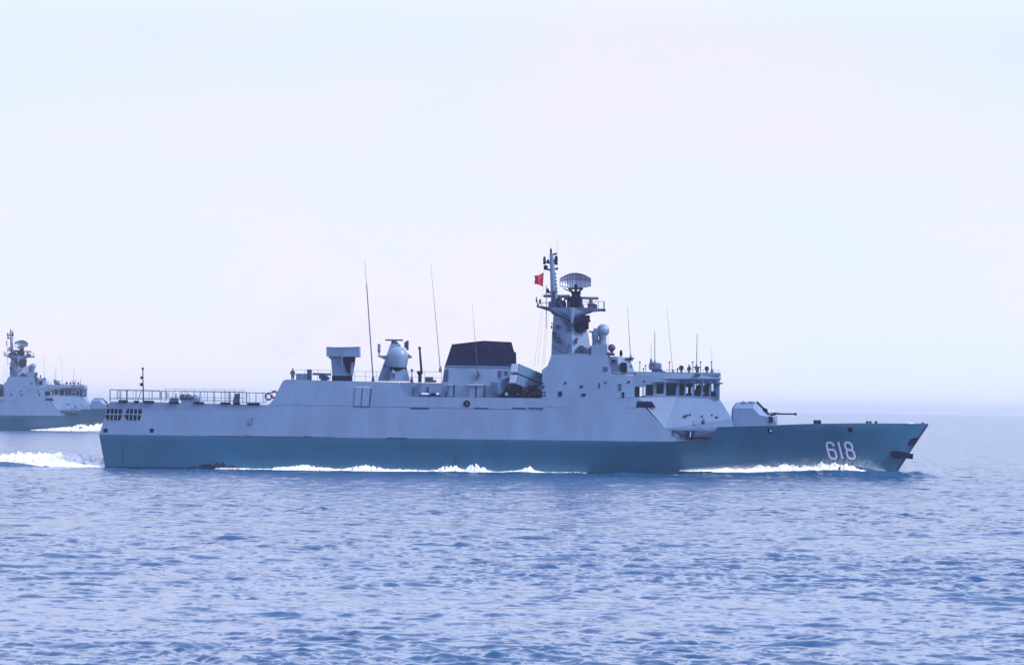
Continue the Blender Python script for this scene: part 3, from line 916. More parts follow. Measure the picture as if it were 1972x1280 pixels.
    m_ = MB(); m_.tube(Pz(1478,798,0),Pz(1494,796.5,0),.26,.14,12); m_.tube(Pz(1494,796.5,0),Pz(1531,797,0),.085,.075,12); m_.tube(Pz(1530.5,797,0),Pz(1534,797,0),.15,.15,12); m_.build('gun_barrel','black',gun)
    # ------------------------------------------------ funnel
    def frust(mb, pts_near, pts_in, yo, yi):
        pass
    fun = MB()
    lo = [(851,766),(857,704.5),(985.5,707),(1003,766)]
    f0_ = [Pz(846,767,-2.55),Pz(1004,769,-2.55)]; f1_ = [Pz(856.5,704.8,-1.95),Pz(990,706.8,-1.95)]
    fun.loft([f0_+[mir(v) for v in reversed(f0_)], f1_+[mir(v) for v in reversed(f1_)]])
    funnel = fun.build('funnel','paint',root)
    fc = MB()
    a = [(856.5,704.6),(870.3,662.8),(931.4,655.8),(985,658.5),(990,676.8),(994,678.6),(994.5,706.8)]
    N1 = []
    for px,py in a:
        y = 1.97 + (1.45-1.97)*(705-py)/(705-656)
        N1.append(Pz(px,py,-y))
    N2 = [mir(v) for v in N1]
    fc.loft([N1,N2]); cap_ = fc.build('funnel_top','soot',funnel)
    fl = MB(); fl.loft([[Pz(856,703.2,-2.05),Pz(856,705.2,-2.05),mir(Pz(856,705.2,-2.05)),mir(Pz(856,703.2,-2.05))],[Pz(990,705.4,-2.05),Pz(990,707.4,-2.05),mir(Pz(990,707.4,-2.05)),mir(Pz(990,705.4,-2.05))]]); fl.build('funnel_lip','paint',funnel)
    def fy(X, z): return float(np.interp(z, [P(900,766,-2.5).z, P(900,705,-2).z], [2.55,1.95]))
    for q in ([(856,711.5),(864,711.8),(863,734),(854.5,733.8)],[(958.5,713.5),(966,713.8),(966,728),(960.5,728)],[(970.5,714),(977.5,714.2),(979,728.5),(973,728.3)]):
        side_patch(root,'louvre',q,'dark',f=fy,off=.05,parent=funnel)
    side_patch(root,'mount_plate',[(916,716),(920,714),(920,722),(916,723)],'light',f=fy,off=.2,parent=funnel)
    side_patch(root,'whip_mount',[(918,720),(923,717),(925,722),(920,730),(917,729)],'dark',f=fy,off=.3,parent=funnel)
    for k,(px,py) in enumerate(((940,669),(942,673),(971,680),(972,693),(979,693),(971,700),(979,700.5),(919,678),(915,676))):
        c = P(px,py,-1.85); m_=MB(); m_.box((c.x-.1,-1.95,c.z-.05),(c.x+.1,-1.5,c.z+.06)); m_.build('cap_fitting','dark',cap_)
    # ------------------------------------------------ midship deckhouse with doors
    m_ = MB(); m_.prism([(770,766),(770,736),(850,737.5),(850,768)], -3.4, 3.4); m_.build('midship_deckhouse','paint',root)
    m_ = MB(); m_.prism([(846,770),(849,741),(1045,744),(1045,770)], -3.0, 3.0); m_.build('funnel_casing','paint',root)
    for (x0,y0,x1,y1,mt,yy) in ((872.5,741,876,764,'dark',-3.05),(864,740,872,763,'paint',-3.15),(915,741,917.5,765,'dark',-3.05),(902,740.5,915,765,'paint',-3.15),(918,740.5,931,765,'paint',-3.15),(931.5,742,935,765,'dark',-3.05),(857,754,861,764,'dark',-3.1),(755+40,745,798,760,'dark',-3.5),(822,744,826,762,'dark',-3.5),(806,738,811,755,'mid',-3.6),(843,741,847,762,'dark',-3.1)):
        m_=MB(); m_.pbox(x0,y0,x1,y1,yy,yy+.4); m_.build('deck_door' if mt!='dark' else 'door_dark_strip',mt,root)  # dark strip beside the first door is shade put in as colour
    m_=MB(); m_.pbox(900,740,931,741.3,-3.3,-3.0); m_.pbox(863,740,872.5,741.2,-3.3,-3.0); m_.build('door_hood','light',root)
    for px,w_ in ((812,14),(830,9),(840,5)):
        m_=MB(); c=Pz(px,758.5,-4.2); d=Pz(px+w_,759.2,-4.2); m_.tube(c,d,.13,.13,8); m_.build('hose_locker','white' if px!=830 else 'black',root)
    m_=MB(); m_.tube(Pz(806,765,-4.3),Pz(850,765.5,-4.3),.12,.12,6); m_.pbox(826,757,829,765,-4.3,-4.0); m_.pbox(806,760.5,850,762,-4.4,-4.2); m_.build('deck_cradle','black',root)
    # ------------------------------------------------ missile canisters
    def canister(a, b, w, h, name, mat, parent, endmat='light'):
        a, b = Vector(a), Vector(b); d = (b-a).normalized(); s_ = d.cross(Vector((0,0,1))).normalized(); u = s_.cross(d).normalized()
        m_ = MB()
        def rg(p, k=1): return [p - s_*w/2*k - u*h/2*k, p + s_*w/2*k - u*h/2*k, p + s_*w/2*k + u*h/2*k, p - s_*w/2*k + u*h/2*k]
        m_.loft([rg(a), rg(b)])
        for t in (.02,.33,.64,.97):
            p = a + (b-a)*t; m_.loft([rg(p - d*.05, 1.05), rg(p + d*.05, 1.05)])
        o_ = m_.build(name, mat, parent)
        e_ = MB(); e_.loft([rg(a - d*.04,.92), rg(a - d*.09,.80)]); e_.build('canister_cover', endmat, o_)
        return o_
    lau = MB()
    for px in (972, 986, 1004, 1022, 1038):
        lau.tube(Pz(px,766,-3.9),Pz(px+5,742+(px-972)*.1,-3.7),.1,.1,6); lau.tube(Pz(px,766,-3.9),Pz(px+16,750,-3.7),.07,.07,6)
    lau.tube(Pz(968,762,-4),Pz(1042,763,-4),.13,.13,6); lau.pbox(980,742,1036,766,-3.55,-3.15); lau.pbox(962,748,984,766,-3.6,-3.1)
    la_ = lau.build('launcher_frame','black',root)
    m_=MB()
    for px,py in ((1010,757),(1016,752),(1020,762),(1008,749),(997,760),(1027,757)):
        c=P(px,py,-3.8); m_.sphere((c.x,-3.8,c.z),.16,8)
    m_.build('frame_joint','rust',la_)
    m_=MB(); m_.pbox(973,756,978,761,-4.1,-3.9); m_.build('junction_box','light',la_)
    M1, R1 = Vector(Pz(991,709,-4.4)), Vector(Pz(1043,731,-1.2))
    dn = Vector((-.12,0,-1.12))
    canister(M1, R1, 1.05, .98, 'missile_canister','teal',root)
    canister(M1+dn, R1+dn, 1.05, .98, 'missile_canister','teal',root)
    M2, R2 = Vector(Pz(953,748,-4.3)), Vector(Pz(1000,724,-.2))
    canister(M2, R2, .9, 1.3, 'missile_canister','teal',root,'teal')
    # ------------------------------------------------ aft: missile launcher box (short range)
    m_ = MB()
    r = [Pz(640,723,-1.3),Pz(678,723.5,-1.3)]; r1=[Pz(636,676,-1.35),Pz(685,676,-1.35)]
    m_.loft([r+[mir(v) for v in reversed(r)], r1+[mir(v) for v in reversed(r1)]])
    ml = m_.build('launcher_body','paint',root,bevel=.05)
    m_ = MB(); m_.prism([(628.5,668.5),(692,667.5),(692,687),(628.5,686)], -1.75, 1.75); m_.build('launcher_box','paint',root,bevel=.06)
    m_ = MB(); m_.prism([(628.5,666.8),(650,668.4),(671,668.0),(692,666.4),(692,668.2),(628.5,669.2)], -1.8, 1.8); m_.build('launcher_lid','light',root)
    m_ = MB(); m_.prism([(660,687),(683,687),(683,701),(676,722),(668,716),(664,704)], -1.52,-1.2); m_.build('launcher_recess','black',ml)
    m_ = MB(); m_.prism([(677,698),(681,698),(679,721),(674,721)], -1.62,-1.3); m_.prism([(657,672),(660,672),(660,706),(657,706)],-1.80,-1.3); m_.prism([(632,685),(640,685),(639,693),(634,690)],-1.6,-1.2); m_.build('launcher_bracket','mid',ml)
    m_ = MB(); c=P(659,731,0); m_.lathe((c.x,0,c.z-.5),[(1.1,0),(1.1,.75),(.95,.85),(.01,.85)],24); m_.pbox(639,723,677,731,-1.2,1.2); m_.build('launcher_base','black',ml)
    # ------------------------------------------------ aft deckhouse objects
    for (x0,y0,x1,y1,ya,yb,mt) in ((570,719,591,731,-3.6,-2.6,'mid'),(591,711,600,731,-3.4,-2.6,'dark'),(617,719,630,731,-3,-2.4,'dark'),(614,718,619,726,-3,-2.5,'dark')):
        m_=MB(); m_.pbox(x0,y0,x1,y1+3,ya,yb); m_.build('deck_locker',mt,root,bevel=.04)
    m_=MB(); m_.tube(Pz(602,719.5,-2.9),Pz(638,720.5,-2.9),.12,.12,6); m_.tube(Pz(623,719.5,-2.9),Pz(634,730,-2.9),.2,.2,6); m_.build('deck_crane','dark',root)
    def railing(pts, h, step, name='guard_rail', r=.028, rails=(1.0,.5), mat='rail'):
        m_=MB()
        for (a,ya,yd),(b,yb,ye) in zip(pts,pts[1:]):
            A,B = Vector(Pz(a,ya,yd)), Vector(Pz(b,yb,ye)); n = max(1,int((B-A).length/step))
            for i in range(n+1):
                p=A+(B-A)*i/n; m_.tube(p,p+Vector((0,0,h)),r,r,5)
            for t in rails: m_.tube(A+Vector((0,0,h*t)),B+Vector((0,0,h*t)),r*.8,r*.8,5)
        return m_.build(name,mat,root)
    railing([(563,731,-4.6),(636,732,-4.6)],1.05,1.1,r=.02)
    railing([(683,734,-4.6),(745,735,-4.6)],1.05,.85,r=.02)
    railing([(786,737,-3.2),(850,738,-3.2)],1.2,1.2,r=.02)
    # aft tower with big radome
    m_=MB(); r=[Pz(727,733,-1.9),Pz(789,733.5,-1.9)]; r1=[Pz(752,662,-.7),Pz(770,662,-.7)]
    m_.loft([r+[mir(v) for v in reversed(r)], r1+[mir(v) for v in reversed(r1)]]); m_.build('aft_tower','paint',root)
    m_=MB(); c=P(767,686,-2.0); rr=1.04
    prof=[(rr*.86,-1.15),(rr*.98,-.6)]+[(rr*math.cos(t),rr*math.sin(t)) for t in np.linspace(0,math.pi/2-.02,12)]
    m_.lathe((c.x,-2.0,c.z),prof,36); m_.build('aft_radome','dome',root)
    m_=MB(); m_.lathe((c.x,-2.0,c.z),[(.65,-1.65),(.78,-1.4),(.92,-1.28),(.92,-1.15),(.01,-1.15)],28); m_.build('radome_ring','black',root)
    m_=MB(); m_.loft([[Pz(750,733,-2.9),Pz(786,733.5,-2.9),Pz(786,733.5,-1.6),Pz(750,733,-1.6)],[Pz(756,708,-2.6),Pz(779,708,-2.6),Pz(779,708,-1.4),Pz(756,708,-1.4)]]); m_.build('radome_stand','paint',root)
    for (x0,y0,x1,y1,mt) in ((756.5,714,759.5,718,'light'),(757,719,760,727,'dark'),(744,714,747,725,'dark'),(739,701,744,708,'dark'),(738,725,744,727,'dark')):
        m_=MB(); m_.pbox(x0,y0,x1,y1,-2.95,-2.2); m_.build('stand_fitting',mt,root)
    m_=MB(); m_.prism([(725,685),(746,684),(750,696),(738,691)], -1.2,-.8); m_.prism([(785,680),(795,688),(784,691)], -1.2,-.8); m_.build('tower_arm','mid',root)
    m_=MB(); m_.tube(Pz(730,662,-1),Pz(730,679,-1),.16,.16,10); m_.tube(Pz(729.5,679,-1),Pz(731,685,-1),.06,.08,8); m_.build('arm_antenna','mid',root)
    m_=MB(); m_.tube(Pz(784.8,655.5,-1),Pz(784.8,674,-1),.13,.13,10); m_.tube(Pz(781,658,-.6),Pz(781,670,-.6),.14,.14,10); m_.build('arm_antenna','dark',root)
    m_=MB(); m_.tube(Pz(742,654.5,0),Pz(776,654.8,0),.085,.085,8); m_.tube(Pz(759,655,0),Pz(759,663,0),.3,.35,10); m_.pbox(753.5,659,767,663,-.5,.5); m_.build('navigation_radar','dark',root)
    m_=MB(); c=P(793,731,-3); m_.tube((c.x,-3,c.z-.3),(c.x,-3,c.z+1.1),.06,.06,6); m_.sphere((c.x,-3,c.z+1.0),.15,8); m_.tube((c.x,-3,c.z-.4),(c.x,-3,c.z+.3),.2,.1,8); m_.build('deck_light','dark',root)
    m_=MB(); m_.tube(Pz(811.5,714,-2.8),Pz(808,669,-2.8),.13,.10,8); c=P(808,670,-2.8); m_.sphere((c.x,-2.8,c.z),.16,8)
    m_.pbox(803,714,814,720,-3.1,-2.5); m_.pbox(805,720,812,736,-3,-2.6); m_.build('searchlight_mast','black',root)
    m_=MB(); m_.pbox(818.5,725.5,834,736,-3,-2.2); m_.pbox(834,731.5,840,736,-2.9,-2.3); m_.build('vent_box','dark',root,bevel=.04)
    # ------------------------------------------------ whip antennas
    for (b,yb,t,yt,yd,r0,r1,mt) in ((718.5,730,706,548,-3.2,.075,.055,'dark'),(848,712,829.5,508,-2.4,.05,.012,'rail'),(920,716,909,581,-2.3,.035,.012,'rail'),
                        (1214.5,690,1208,588,-2.2,.05,.012,'rail'),(1261,700,1261,638,-1.6,.05,.035,'rail'),(1254,697,1254,663,-1.6,.03,.02,'rail'),(1296,718,1284,590,-2.6,.03,.012,'rail'),
                        (1341.5,708,1342.5,642,-2.8,.055,.03,'rail'),(1371,716,1371,671,-2.6,.02,.012,'rail'),(1073,488,1073,456,.2,.018,.01,'rail'),(1061.5,488,1061,474,.2,.04,.015,'rail'),(1171.5,684,1171,646,-1.8,.025,.02,'rail')):
        m_=MB(); m_.tube(Pz(b,yb,yd),Pz(t,yt,yd),r0,r1,6)
        if b == 718.5: m_.tube(Pz(706,549,yd),Pz(702,499,yd),.028,.012,6)
        if yb > 680: 
            q=Pz(b,yb,yd); m_.lathe(q,[(.16,-.25),(.16,0),(.09,.35),(.01,.36)],8)
        m_.build('whip_antenna',mt,root)
    # ------------------------------------------------ flight deck rails (safety net frames)
    m_=MB()
    def frame(x0,x1,yt0,yt1,yb,yd,r=.045):
        a,b,c,d=[Vector(Pz(*q)) for q in ((x0,yt0,yd),(x1,yt1,yd),(x1,yb+.01*(x1-x0),yd),(x0,yb,yd))]
        m_.tube(a,b,r,r,5); m_.tube(d,c,r*.9,r*.9,5); m_.tube(a,d,r,r,5); m_.tube(b,c,r,r,5)
    xs=[212,228,244,261,278,296,308,316]
    frame(212,308,750,752,767,-5.2)
    for x in (227,231,244,262,293): m_.tube(Pz(x,750.5,-5.2),Pz(x,768,-5.2),.04,.04,5)
    m_.tube(Pz(244.5,750,-5.2),Pz(244.5,773,-5.2),.085,.085,5); m_.tube(Pz(212,750,-5.2),Pz(212,773,-5.2),.06,.06,5)
    m_.tube(Pz(272,752,-5.2),Pz(265,773,-5.2),.035,.035,5)
    frame(311,350,752.5,753,769,-5.2,.03)
    for x in np.arange(320,512,13.3):
        m_.tube(Pz(x,753+(x-320)*.012,-5.2),Pz(x+(x%3-1),770+(x-320)*.03,-5.2),.032,.032,5)
    frame(350,460,753.5,755,770.5,-5.2,.035); frame(460,512,755,757,774.5,-5.2,.04)
    m_.tube(Pz(443,754,-5.2),Pz(443,776,-5.2),.07,.07,5); m_.tube(Pz(475,755,-5.2),Pz(475,777,-5.2),.06,.06,5); m_.tube(Pz(493,755,-5.2),Pz(493,777,-5.2),.04,.04,5)
    for x in (233,310,333,385,411,435): m_.tube(Pz(x,753,-5.2),Pz(x,776,-5.2),.035,.035,5)
    m_.build('safety_net_frame','rail',root)
    railing([(318,775,4.8),(470,777,4.8)],1.5,.95,r=.022,rails=(1.0,.85,.4))
    railing([(225,774,4.8),(318,775,4.8)],1.2,1.6,r=.02,rails=(1.0,.4))
    m_=MB()
    for a,b,t in ((228,246,772.5),(258,267,773.5),(276,296,773.8),(325,344,775),(372,392,776),(424,444,777),(449,462,778),(476,500,778.4)):
        m_.pbox(a,t-2.6,b,t+1.2,-5.15,-4.7)
    m_.build('deck_bollard','black',root,bevel=.03)
    m_=MB()
    for px in (353,363): 
        c=P(px,764.5,-2); m_.sphere((c.x,-2,c.z-.05),.42,14,sq=(1,1,.95))
    m_.pbox(327,766,343,772,-2.5,-1.8); m_.pbox(338,758,340,772,-2.2,-2.1); m_.build('deck_bundle','dark',root)
    m_=MB(); c=P(377,765,-2); m_.sphere((c.x,-2,c.z-.1),.42,14); m_.pbox(349,770,384,776,-2.4,-1.6); m_.build('deck_cover','teal',root)
    m_=MB(); m_.pbox(318,754,327,767,-2.4,-1.8); m_.build('deck_box','light',root,bevel=.05)
    m_=MB(); m_.prism([(449,769),(453,758),(462,757),(461,776),(448,776)],-4.4,-3.8); m_.build('winch_cover','dark',root)
    # stern light mast
    m_=MB(); m_.tube(Pz(276,775,-3.5),Pz(275,707,-3.5),.075,.05,8); m_.tube(Pz(272,727.5,-3.5),Pz(276,727.5,-3.5),.14,.08,8); m_.sphere(Pz(272.5,727,-3.5),.15,8); m_.sphere(Pz(272.5,740,-3.5),.18,8); m_.sphere(Pz(275,710,-3.5),.13,8); m_.tube(Pz(272,740,-3.5),Pz(276,739,-3.5),.05,.05,6)
    m_.build('stern_light_mast','black',root)
    return root

ship = build_ship()
tag(ship, "near grey corvette spanning the picture, 618 painted in white on its dark blue bow", "warship", "warships sailing in line")

def copy_tree(o, parent=None, skip=()):
    c = o.copy(); col.objects.link(c)
    if parent: c.parent = parent
    for ch in list(o.children):
        if ch.name.split('.')[0] in skip: continue
        copy_tree(ch, c, skip)
    return c
FAR = Vector((-122.8, 490.0, 0.0))
far = copy_tree(ship, None, skip=('hull_number', 'number_shadow'))
far.location = FAR
tag(far, "distant paler hazy corvette partly hidden behind the near ship's stern", "warship", "warships sailing in line")

# ------------------------------------------------------------------ flag
def make_flag():
    def fp(u, v):     # u 0 at hoist .. 1 fly, v 0 top .. 1 bottom (pixels)
        tx = [(1047,524.5),(1038,529.5),(1028.5,531)]; bx = [(1045.5,552),(1037,548),(1030.5,546.5)]
        t = (np.interp(u,[0,.5,1],[q[0] for q in tx]), np.interp(u,[0,.5,1],[q[1] for q in tx]))
        b = (np.interp(u,[0,.5,1],[q[0] for q in bx]), np.interp(u,[0,.5,1],[q[1] for q in bx]))
        y = .2 + .22*math.sin(u*7+v*1.2)*u**.5
        p = P(t[0]*(1-v)+b[0]*v + (1.2*math.sin(v*5) if u > .8 else 0), t[1]*(1-v)+b[1]*v, y)
        return (p.x, y, p.z)
    m_=MB(); n=14
    g=[fp(i/n,k/n) for i in range(n+1) for k in range(n+1)]; H=n+1
    fs=[(i*H+k,(i+1)*H+k,(i+1)*H+k+1,i*H+k+1) for i in range(n) for k in range(n)]
    m_.add(g,fs,True); m_.add([(x,y+.02,z) for x,y,z in g],[f[::-1] for f in fs],True)
    o=m_.build('flag','red')
    st=MB()
    def star(u0,v0,r):
        pts=[]
        for i in range(10):
            a=math.pi/2+i*math.pi/5; rr=r if i%2==0 else r*.42
            x,y,z=fp(max(0,u0-rr*math.cos(a)),v0-rr*math.sin(a)*.9); pts.append((x,y-.03,z))
        x,y,z=fp(u0,v0); pts.append((x,y-.03,z))
        st.add(pts,[(i,(i+1)%10,10) for i in range(10)])
    star(.2,.25,.13)
    for u,v in ((.36,.1),(.42,.2),(.42,.32),(.36,.42)): star(u,v,.045)
    st.build('flag_star','yellow',o)
    return o
flag = make_flag()
tag(flag, "red flag with small yellow stars flying beside the near ship's pole mast", "flag", "naval flags on the masts")
f2 = copy_tree(flag); f2.scale = (.3, 1, 1); f2.location = FAR + Vector((.7*P(1047,538,.2).x, 0, 0))
tag(f2, "tiny narrow red flag hanging beside the pole mast of the distant hazy ship", "flag", "naval flags on the masts")

# ------------------------------------------------------------------ life rings
def life_ring(px, py, y, r):
    c = P(px, py, y); o = empty('life_ring', c)
    m_=MB(); N=24; K=8; rings=[]
    for i in range(N):
        a=2*math.pi*i/N; rings.append([((r+ .11*math.cos(b))*math.cos(a), .11*math.sin(b), (r+.11*math.cos(b))*math.sin(a)) for b in [2*math.pi*k/K for k in range(K)]])
    rings.append(rings[0]); m_.loft(rings,cap=False,smooth=True); m_.build('ring','orange',o)
    b_=MB()
    for a in (.78,2.36,3.93,5.5):
        b_.lathe((0,0,0),[(.01,0),(.01,0)],3) if False else None
        c1=Vector(((r)*math.cos(a-.1),0,(r)*math.sin(a-.1))); c2=Vector(((r)*math.cos(a+.1),0,(r)*math.sin(a+.1))); b_.tube(c1,c2,.125,.125,8)
    b_.build('band','white',o)
    return o
tag(life_ring(517.5,763,-5.0,.33), "dark red life ring on the flight deck rail, clear of the sloping deckhouse wall", "life ring", "life rings on the stern rail")
tag(life_ring(528,759.5,-4.2,.33), "dark red life ring half hidden behind the sloping edge of the aft deckhouse", "life ring", "life rings on the stern rail")

# ------------------------------------------------------------------ crew member (skinned body)
def person(loc, rz=0.0):
    root = empty('person', loc); root.rotation_euler = (0,0,rz)
    J = {'pel':(0,0,.93),'wa':(0,0,1.08),'ch':(0,.0,1.30),'nk':(0,0,1.47),'hd':(0,-.015,1.57),'ht':(0,-.01,1.68),
         'hl':(-.09,0,.88),'kl':(-.11,-.02,.48),'al':(-.12,.02,.09),'tl':(-.13,-.13,.04),
         'hr':(.09,0,.88),'kr':(.11,-.03,.48),'ar':(.13,.02,.09),'tr':(.15,-.13,.04),
         'sl':(-.18,0,1.40),'el':(-.25,.05,1.14),'wl':(-.20,-.12,.98),'pl':(-.17,-.19,.97),
         'sr':(.18,0,1.40),'er':(.26,.04,1.14),'wr':(.22,-.12,.97),'pr':(.19,-.19,.96)}
    E=[('pel','wa'),('wa','ch'),('ch','nk'),('nk','hd'),('hd','ht'),('pel','hl'),('hl','kl'),('kl','al'),('al','tl'),('pel','hr'),('hr','kr'),('kr','ar'),('ar','tr'),
       ('ch','sl'),('sl','el'),('el','wl'),('wl','pl'),('ch','sr'),('sr','er'),('er','wr'),('wr','pr')]
    Rr={'pel':.15,'wa':.13,'ch':.16,'nk':.06,'hd':.095,'ht':.07,'hl':.095,'hr':.095,'kl':.06,'kr':.06,'al':.045,'ar':.045,'tl':.04,'tr':.04,'sl':.07,'sr':.07,'el':.05,'er':.05,'wl':.034,'wr':.034,'pl':.035,'pr':.035}
    names=list(J)
    # five fingers a side
    for s,p in (('l','pl'),('r','pr')):
        px,py,pz=J[p]
        for k in range(5):
            n1=f'f{s}{k}'; off=(k-2)*.018
            J[n1]=(px+off*(1 if k else 1.6),py-(.05+.012*(2-abs(k-2))),pz-.03 if k else pz+.01); names.append(n1); Rr[n1]=.009; E.append((p,n1))
    me=bpy.data.meshes.new('body'); me.from_pydata([J[n] for n in names],[(names.index(a),names.index(b)) for a,b in E],[])
    me.materials.append(M['navy_cloth'])
    o=bpy.data.objects.new('body',me); col.objects.link(o); o.parent=root
    sk=o.modifiers.new('skin','SKIN')
    for i,n in enumerate(names): me.skin_vertices[0].data[i].radius=(Rr[n],Rr[n])
    me.skin_vertices[0].data[0].use_root=True
    o.modifiers.new('sub','SUBSURF').render_levels=1
    h=MB(); h.sphere((0,-.02,1.60),.108,18,sq=(.9,1,1.18)); h.box((-.015,-.145,1.575),(.015,-.105,1.61)); h.build('head','skin',root)
    h=MB(); h.sphere((0,.012,1.655),.112,18,sq=(.95,1,.8)); h.build('hair','hair',root)
    return root
pd = P(563.5, 731, -3.9)
pr_ = person((pd.x, -3.9, pd.z-.52), .5)
tag(pr_, "crew member in dark uniform standing at the aft end of the raised deck", "person")

# ------------------------------------------------------------------ water
def water_material():
    m = bpy.data.materials.new('sea_water'); m.use_nodes = True
    nt = m.node_tree; b = nt.nodes['Principled BSDF']
    b.inputs['Base Color'].default_value = (0.014, 0.068, 0.170, 1)
    b.inputs['Roughness'].default_value = 0.18
    b.inputs['IOR'].default_value = 1.333
    t = nt.nodes.new('ShaderNodeTexCoord')
    prev = None
    for (sx_, sy_, sc, dist, st, det) in ((0.6, 1.0, 0.45, 0.55, 0.7, 3), (0.7, 1.2, 2.2, 0.022, 0.6, 3)):
        mpp = nt.nodes.new('ShaderNodeMapping'); mpp.inputs['Scale'].default_value = (sx_, sy_, 1)
        n = nt.nodes.new('ShaderNodeTexNoise'); n.inputs['Scale'].default_value = sc; n.inputs['Detail'].default_value = det
        bp = nt.nodes.new('ShaderNodeBump'); bp.inputs['Strength'].default_value = st; bp.inputs['Distance'].default_value = dist
        nt.links.new(t.outputs['Object'], mpp.inputs['Vector']); nt.links.new(mpp.outputs[0], n.inputs['Vector'])
        nt.links.new(n.outputs['Fac'], bp.inputs['Height'])
        if sc < 1:      # geometry carries these waves close by, the bump takes over with distance
            sp = nt.nodes.new('ShaderNodeSeparateXYZ'); mr = nt.nodes.new('ShaderNodeMapRange')
            mr.inputs['From Min'].default_value = -300; mr.inputs['From Max'].default_value = -80
            mr.inputs['To Min'].default_value = 0.10; mr.inputs['To Max'].default_value = 0.7
            nt.links.new(t.outputs['Object'], sp.inputs[0]); nt.links.new(sp.outputs['Y'], mr.inputs['Value'])
            nt.links.new(mr.outputs[0], bp.inputs['Strength'])
        if prev: nt.links.new(prev.outputs['Normal'], bp.inputs['Normal'])
        prev = bp
    # short steep crests, as relief, where the mesh is too coarse to hold them
    mpp = nt.nodes.new('ShaderNodeMapping'); mpp.inputs['Scale'].default_value = (0.55, 1.0, 1)
    n = nt.nodes.new('ShaderNodeTexNoise'); n.inputs['Scale'].default_value = 0.95; n.inputs['Detail'].default_value = 1.5
    st_ = nt.nodes.new('ShaderNodeMapRange'); st_.interpolation_type = 'SMOOTHSTEP'
    st_.inputs['From Min'].default_value = .54; st_.inputs['From Max'].default_value = .74
    bp = nt.nodes.new('ShaderNodeBump'); bp.inputs['Distance'].default_value = 0.42
    sp = nt.nodes.new('ShaderNodeSeparateXYZ'); mr = nt.nodes.new('ShaderNodeMapRange')
    mr.inputs['From Min'].default_value = -260; mr.inputs['From Max'].default_value = -120
    mr.inputs['To Min'].default_value = 0.0; mr.inputs['To Max'].default_value = 0.9
    nt.links.new(t.outputs['Object'], sp.inputs[0]); nt.links.new(sp.outputs['Y'], mr.inputs['Value']); nt.links.new(mr.outputs[0], bp.inputs['Strength'])
    nt.links.new(t.outputs['Object'], mpp.inputs['Vector']); nt.links.new(mpp.outputs[0], n.inputs['Vector'])
    nt.links.new(n.outputs['Fac'], st_.inputs['Value']); nt.links.new(st_.outputs[0], bp.inputs['Height'])
    nt.links.new(prev.outputs['Normal'], bp.inputs['Normal']); prev = bp
    nt.links.new(prev.outputs['Normal'], b.inputs['Normal'])
    # ripples too small to resolve far away act as roughness
    sp = nt.nodes.new('ShaderNodeSeparateXYZ'); mr = nt.nodes.new('ShaderNodeMapRange')
    mr.inputs['From Min'].default_value = -310; mr.inputs['From Max'].default_value = -20
    mr.inputs['To Min'].default_value = 0.10; mr.inputs['To Max'].default_value = 0.18
    nt.links.new(t.outputs['Object'], sp.inputs[0]); nt.links.new(sp.outputs['Y'], mr.inputs['Value'])
    nt.links.new(mr.outputs[0], b.inputs['Roughness'])
    return m

def wave_field(X, Y, dr):
    r_ = np.random.default_rng(11)
    def lump(l0, l1, n, seed, stretch=1.0):
        q = np.random.default_rng(seed); F = np.zeros_like(X)
        for lam in np.geomspace(l0, l1, n):
            a = q.uniform(0, 6.28); k = 2*math.pi/lam
            F += np.sin(k*(math.cos(a)*X/stretch + math.sin(a)*Y) + q.uniform(0, 6.28))
        return F/math.sqrt(n/2)
    Z = np.zeros_like(X)
    calm = np.clip(lump(25, 140, 6, 6, 1.6)*.28 + .95, .45, 1.5)       # gust patches
    # wave trains with long backs and short steep fronts, each alive only in patches
    for i, lam in enumerate(np.geomspace(.22, 6.0, 40)):
        ang = r_.normal(1.35, .55 if lam < 3 else .3)
        k = 2*math.pi/lam
        att = np.clip((lam/max(.35, math.sin(ang))/dr - 2.0)/2.0, 0, 1)
        if att.max() <= 0: continue
        psi = 1.9*lump(lam*3.0, lam*9, 3, 100+i)
        mask = np.clip(lump(lam*1.1, lam*4, 4, 300+i, 1.0) - .85, 0, 1.5)
        th = -(k*math.cos(ang)*X + k*math.sin(ang)*Y) + psi
        sl = (.15 if lam < .8 else .12)*(1 if lam < 1.6 else (1.6/lam)**.65)
        Z += sl/k*att*mask*np.sin(th - .78*np.sin(th))*(calm if lam < 4 else 1)
    return Z

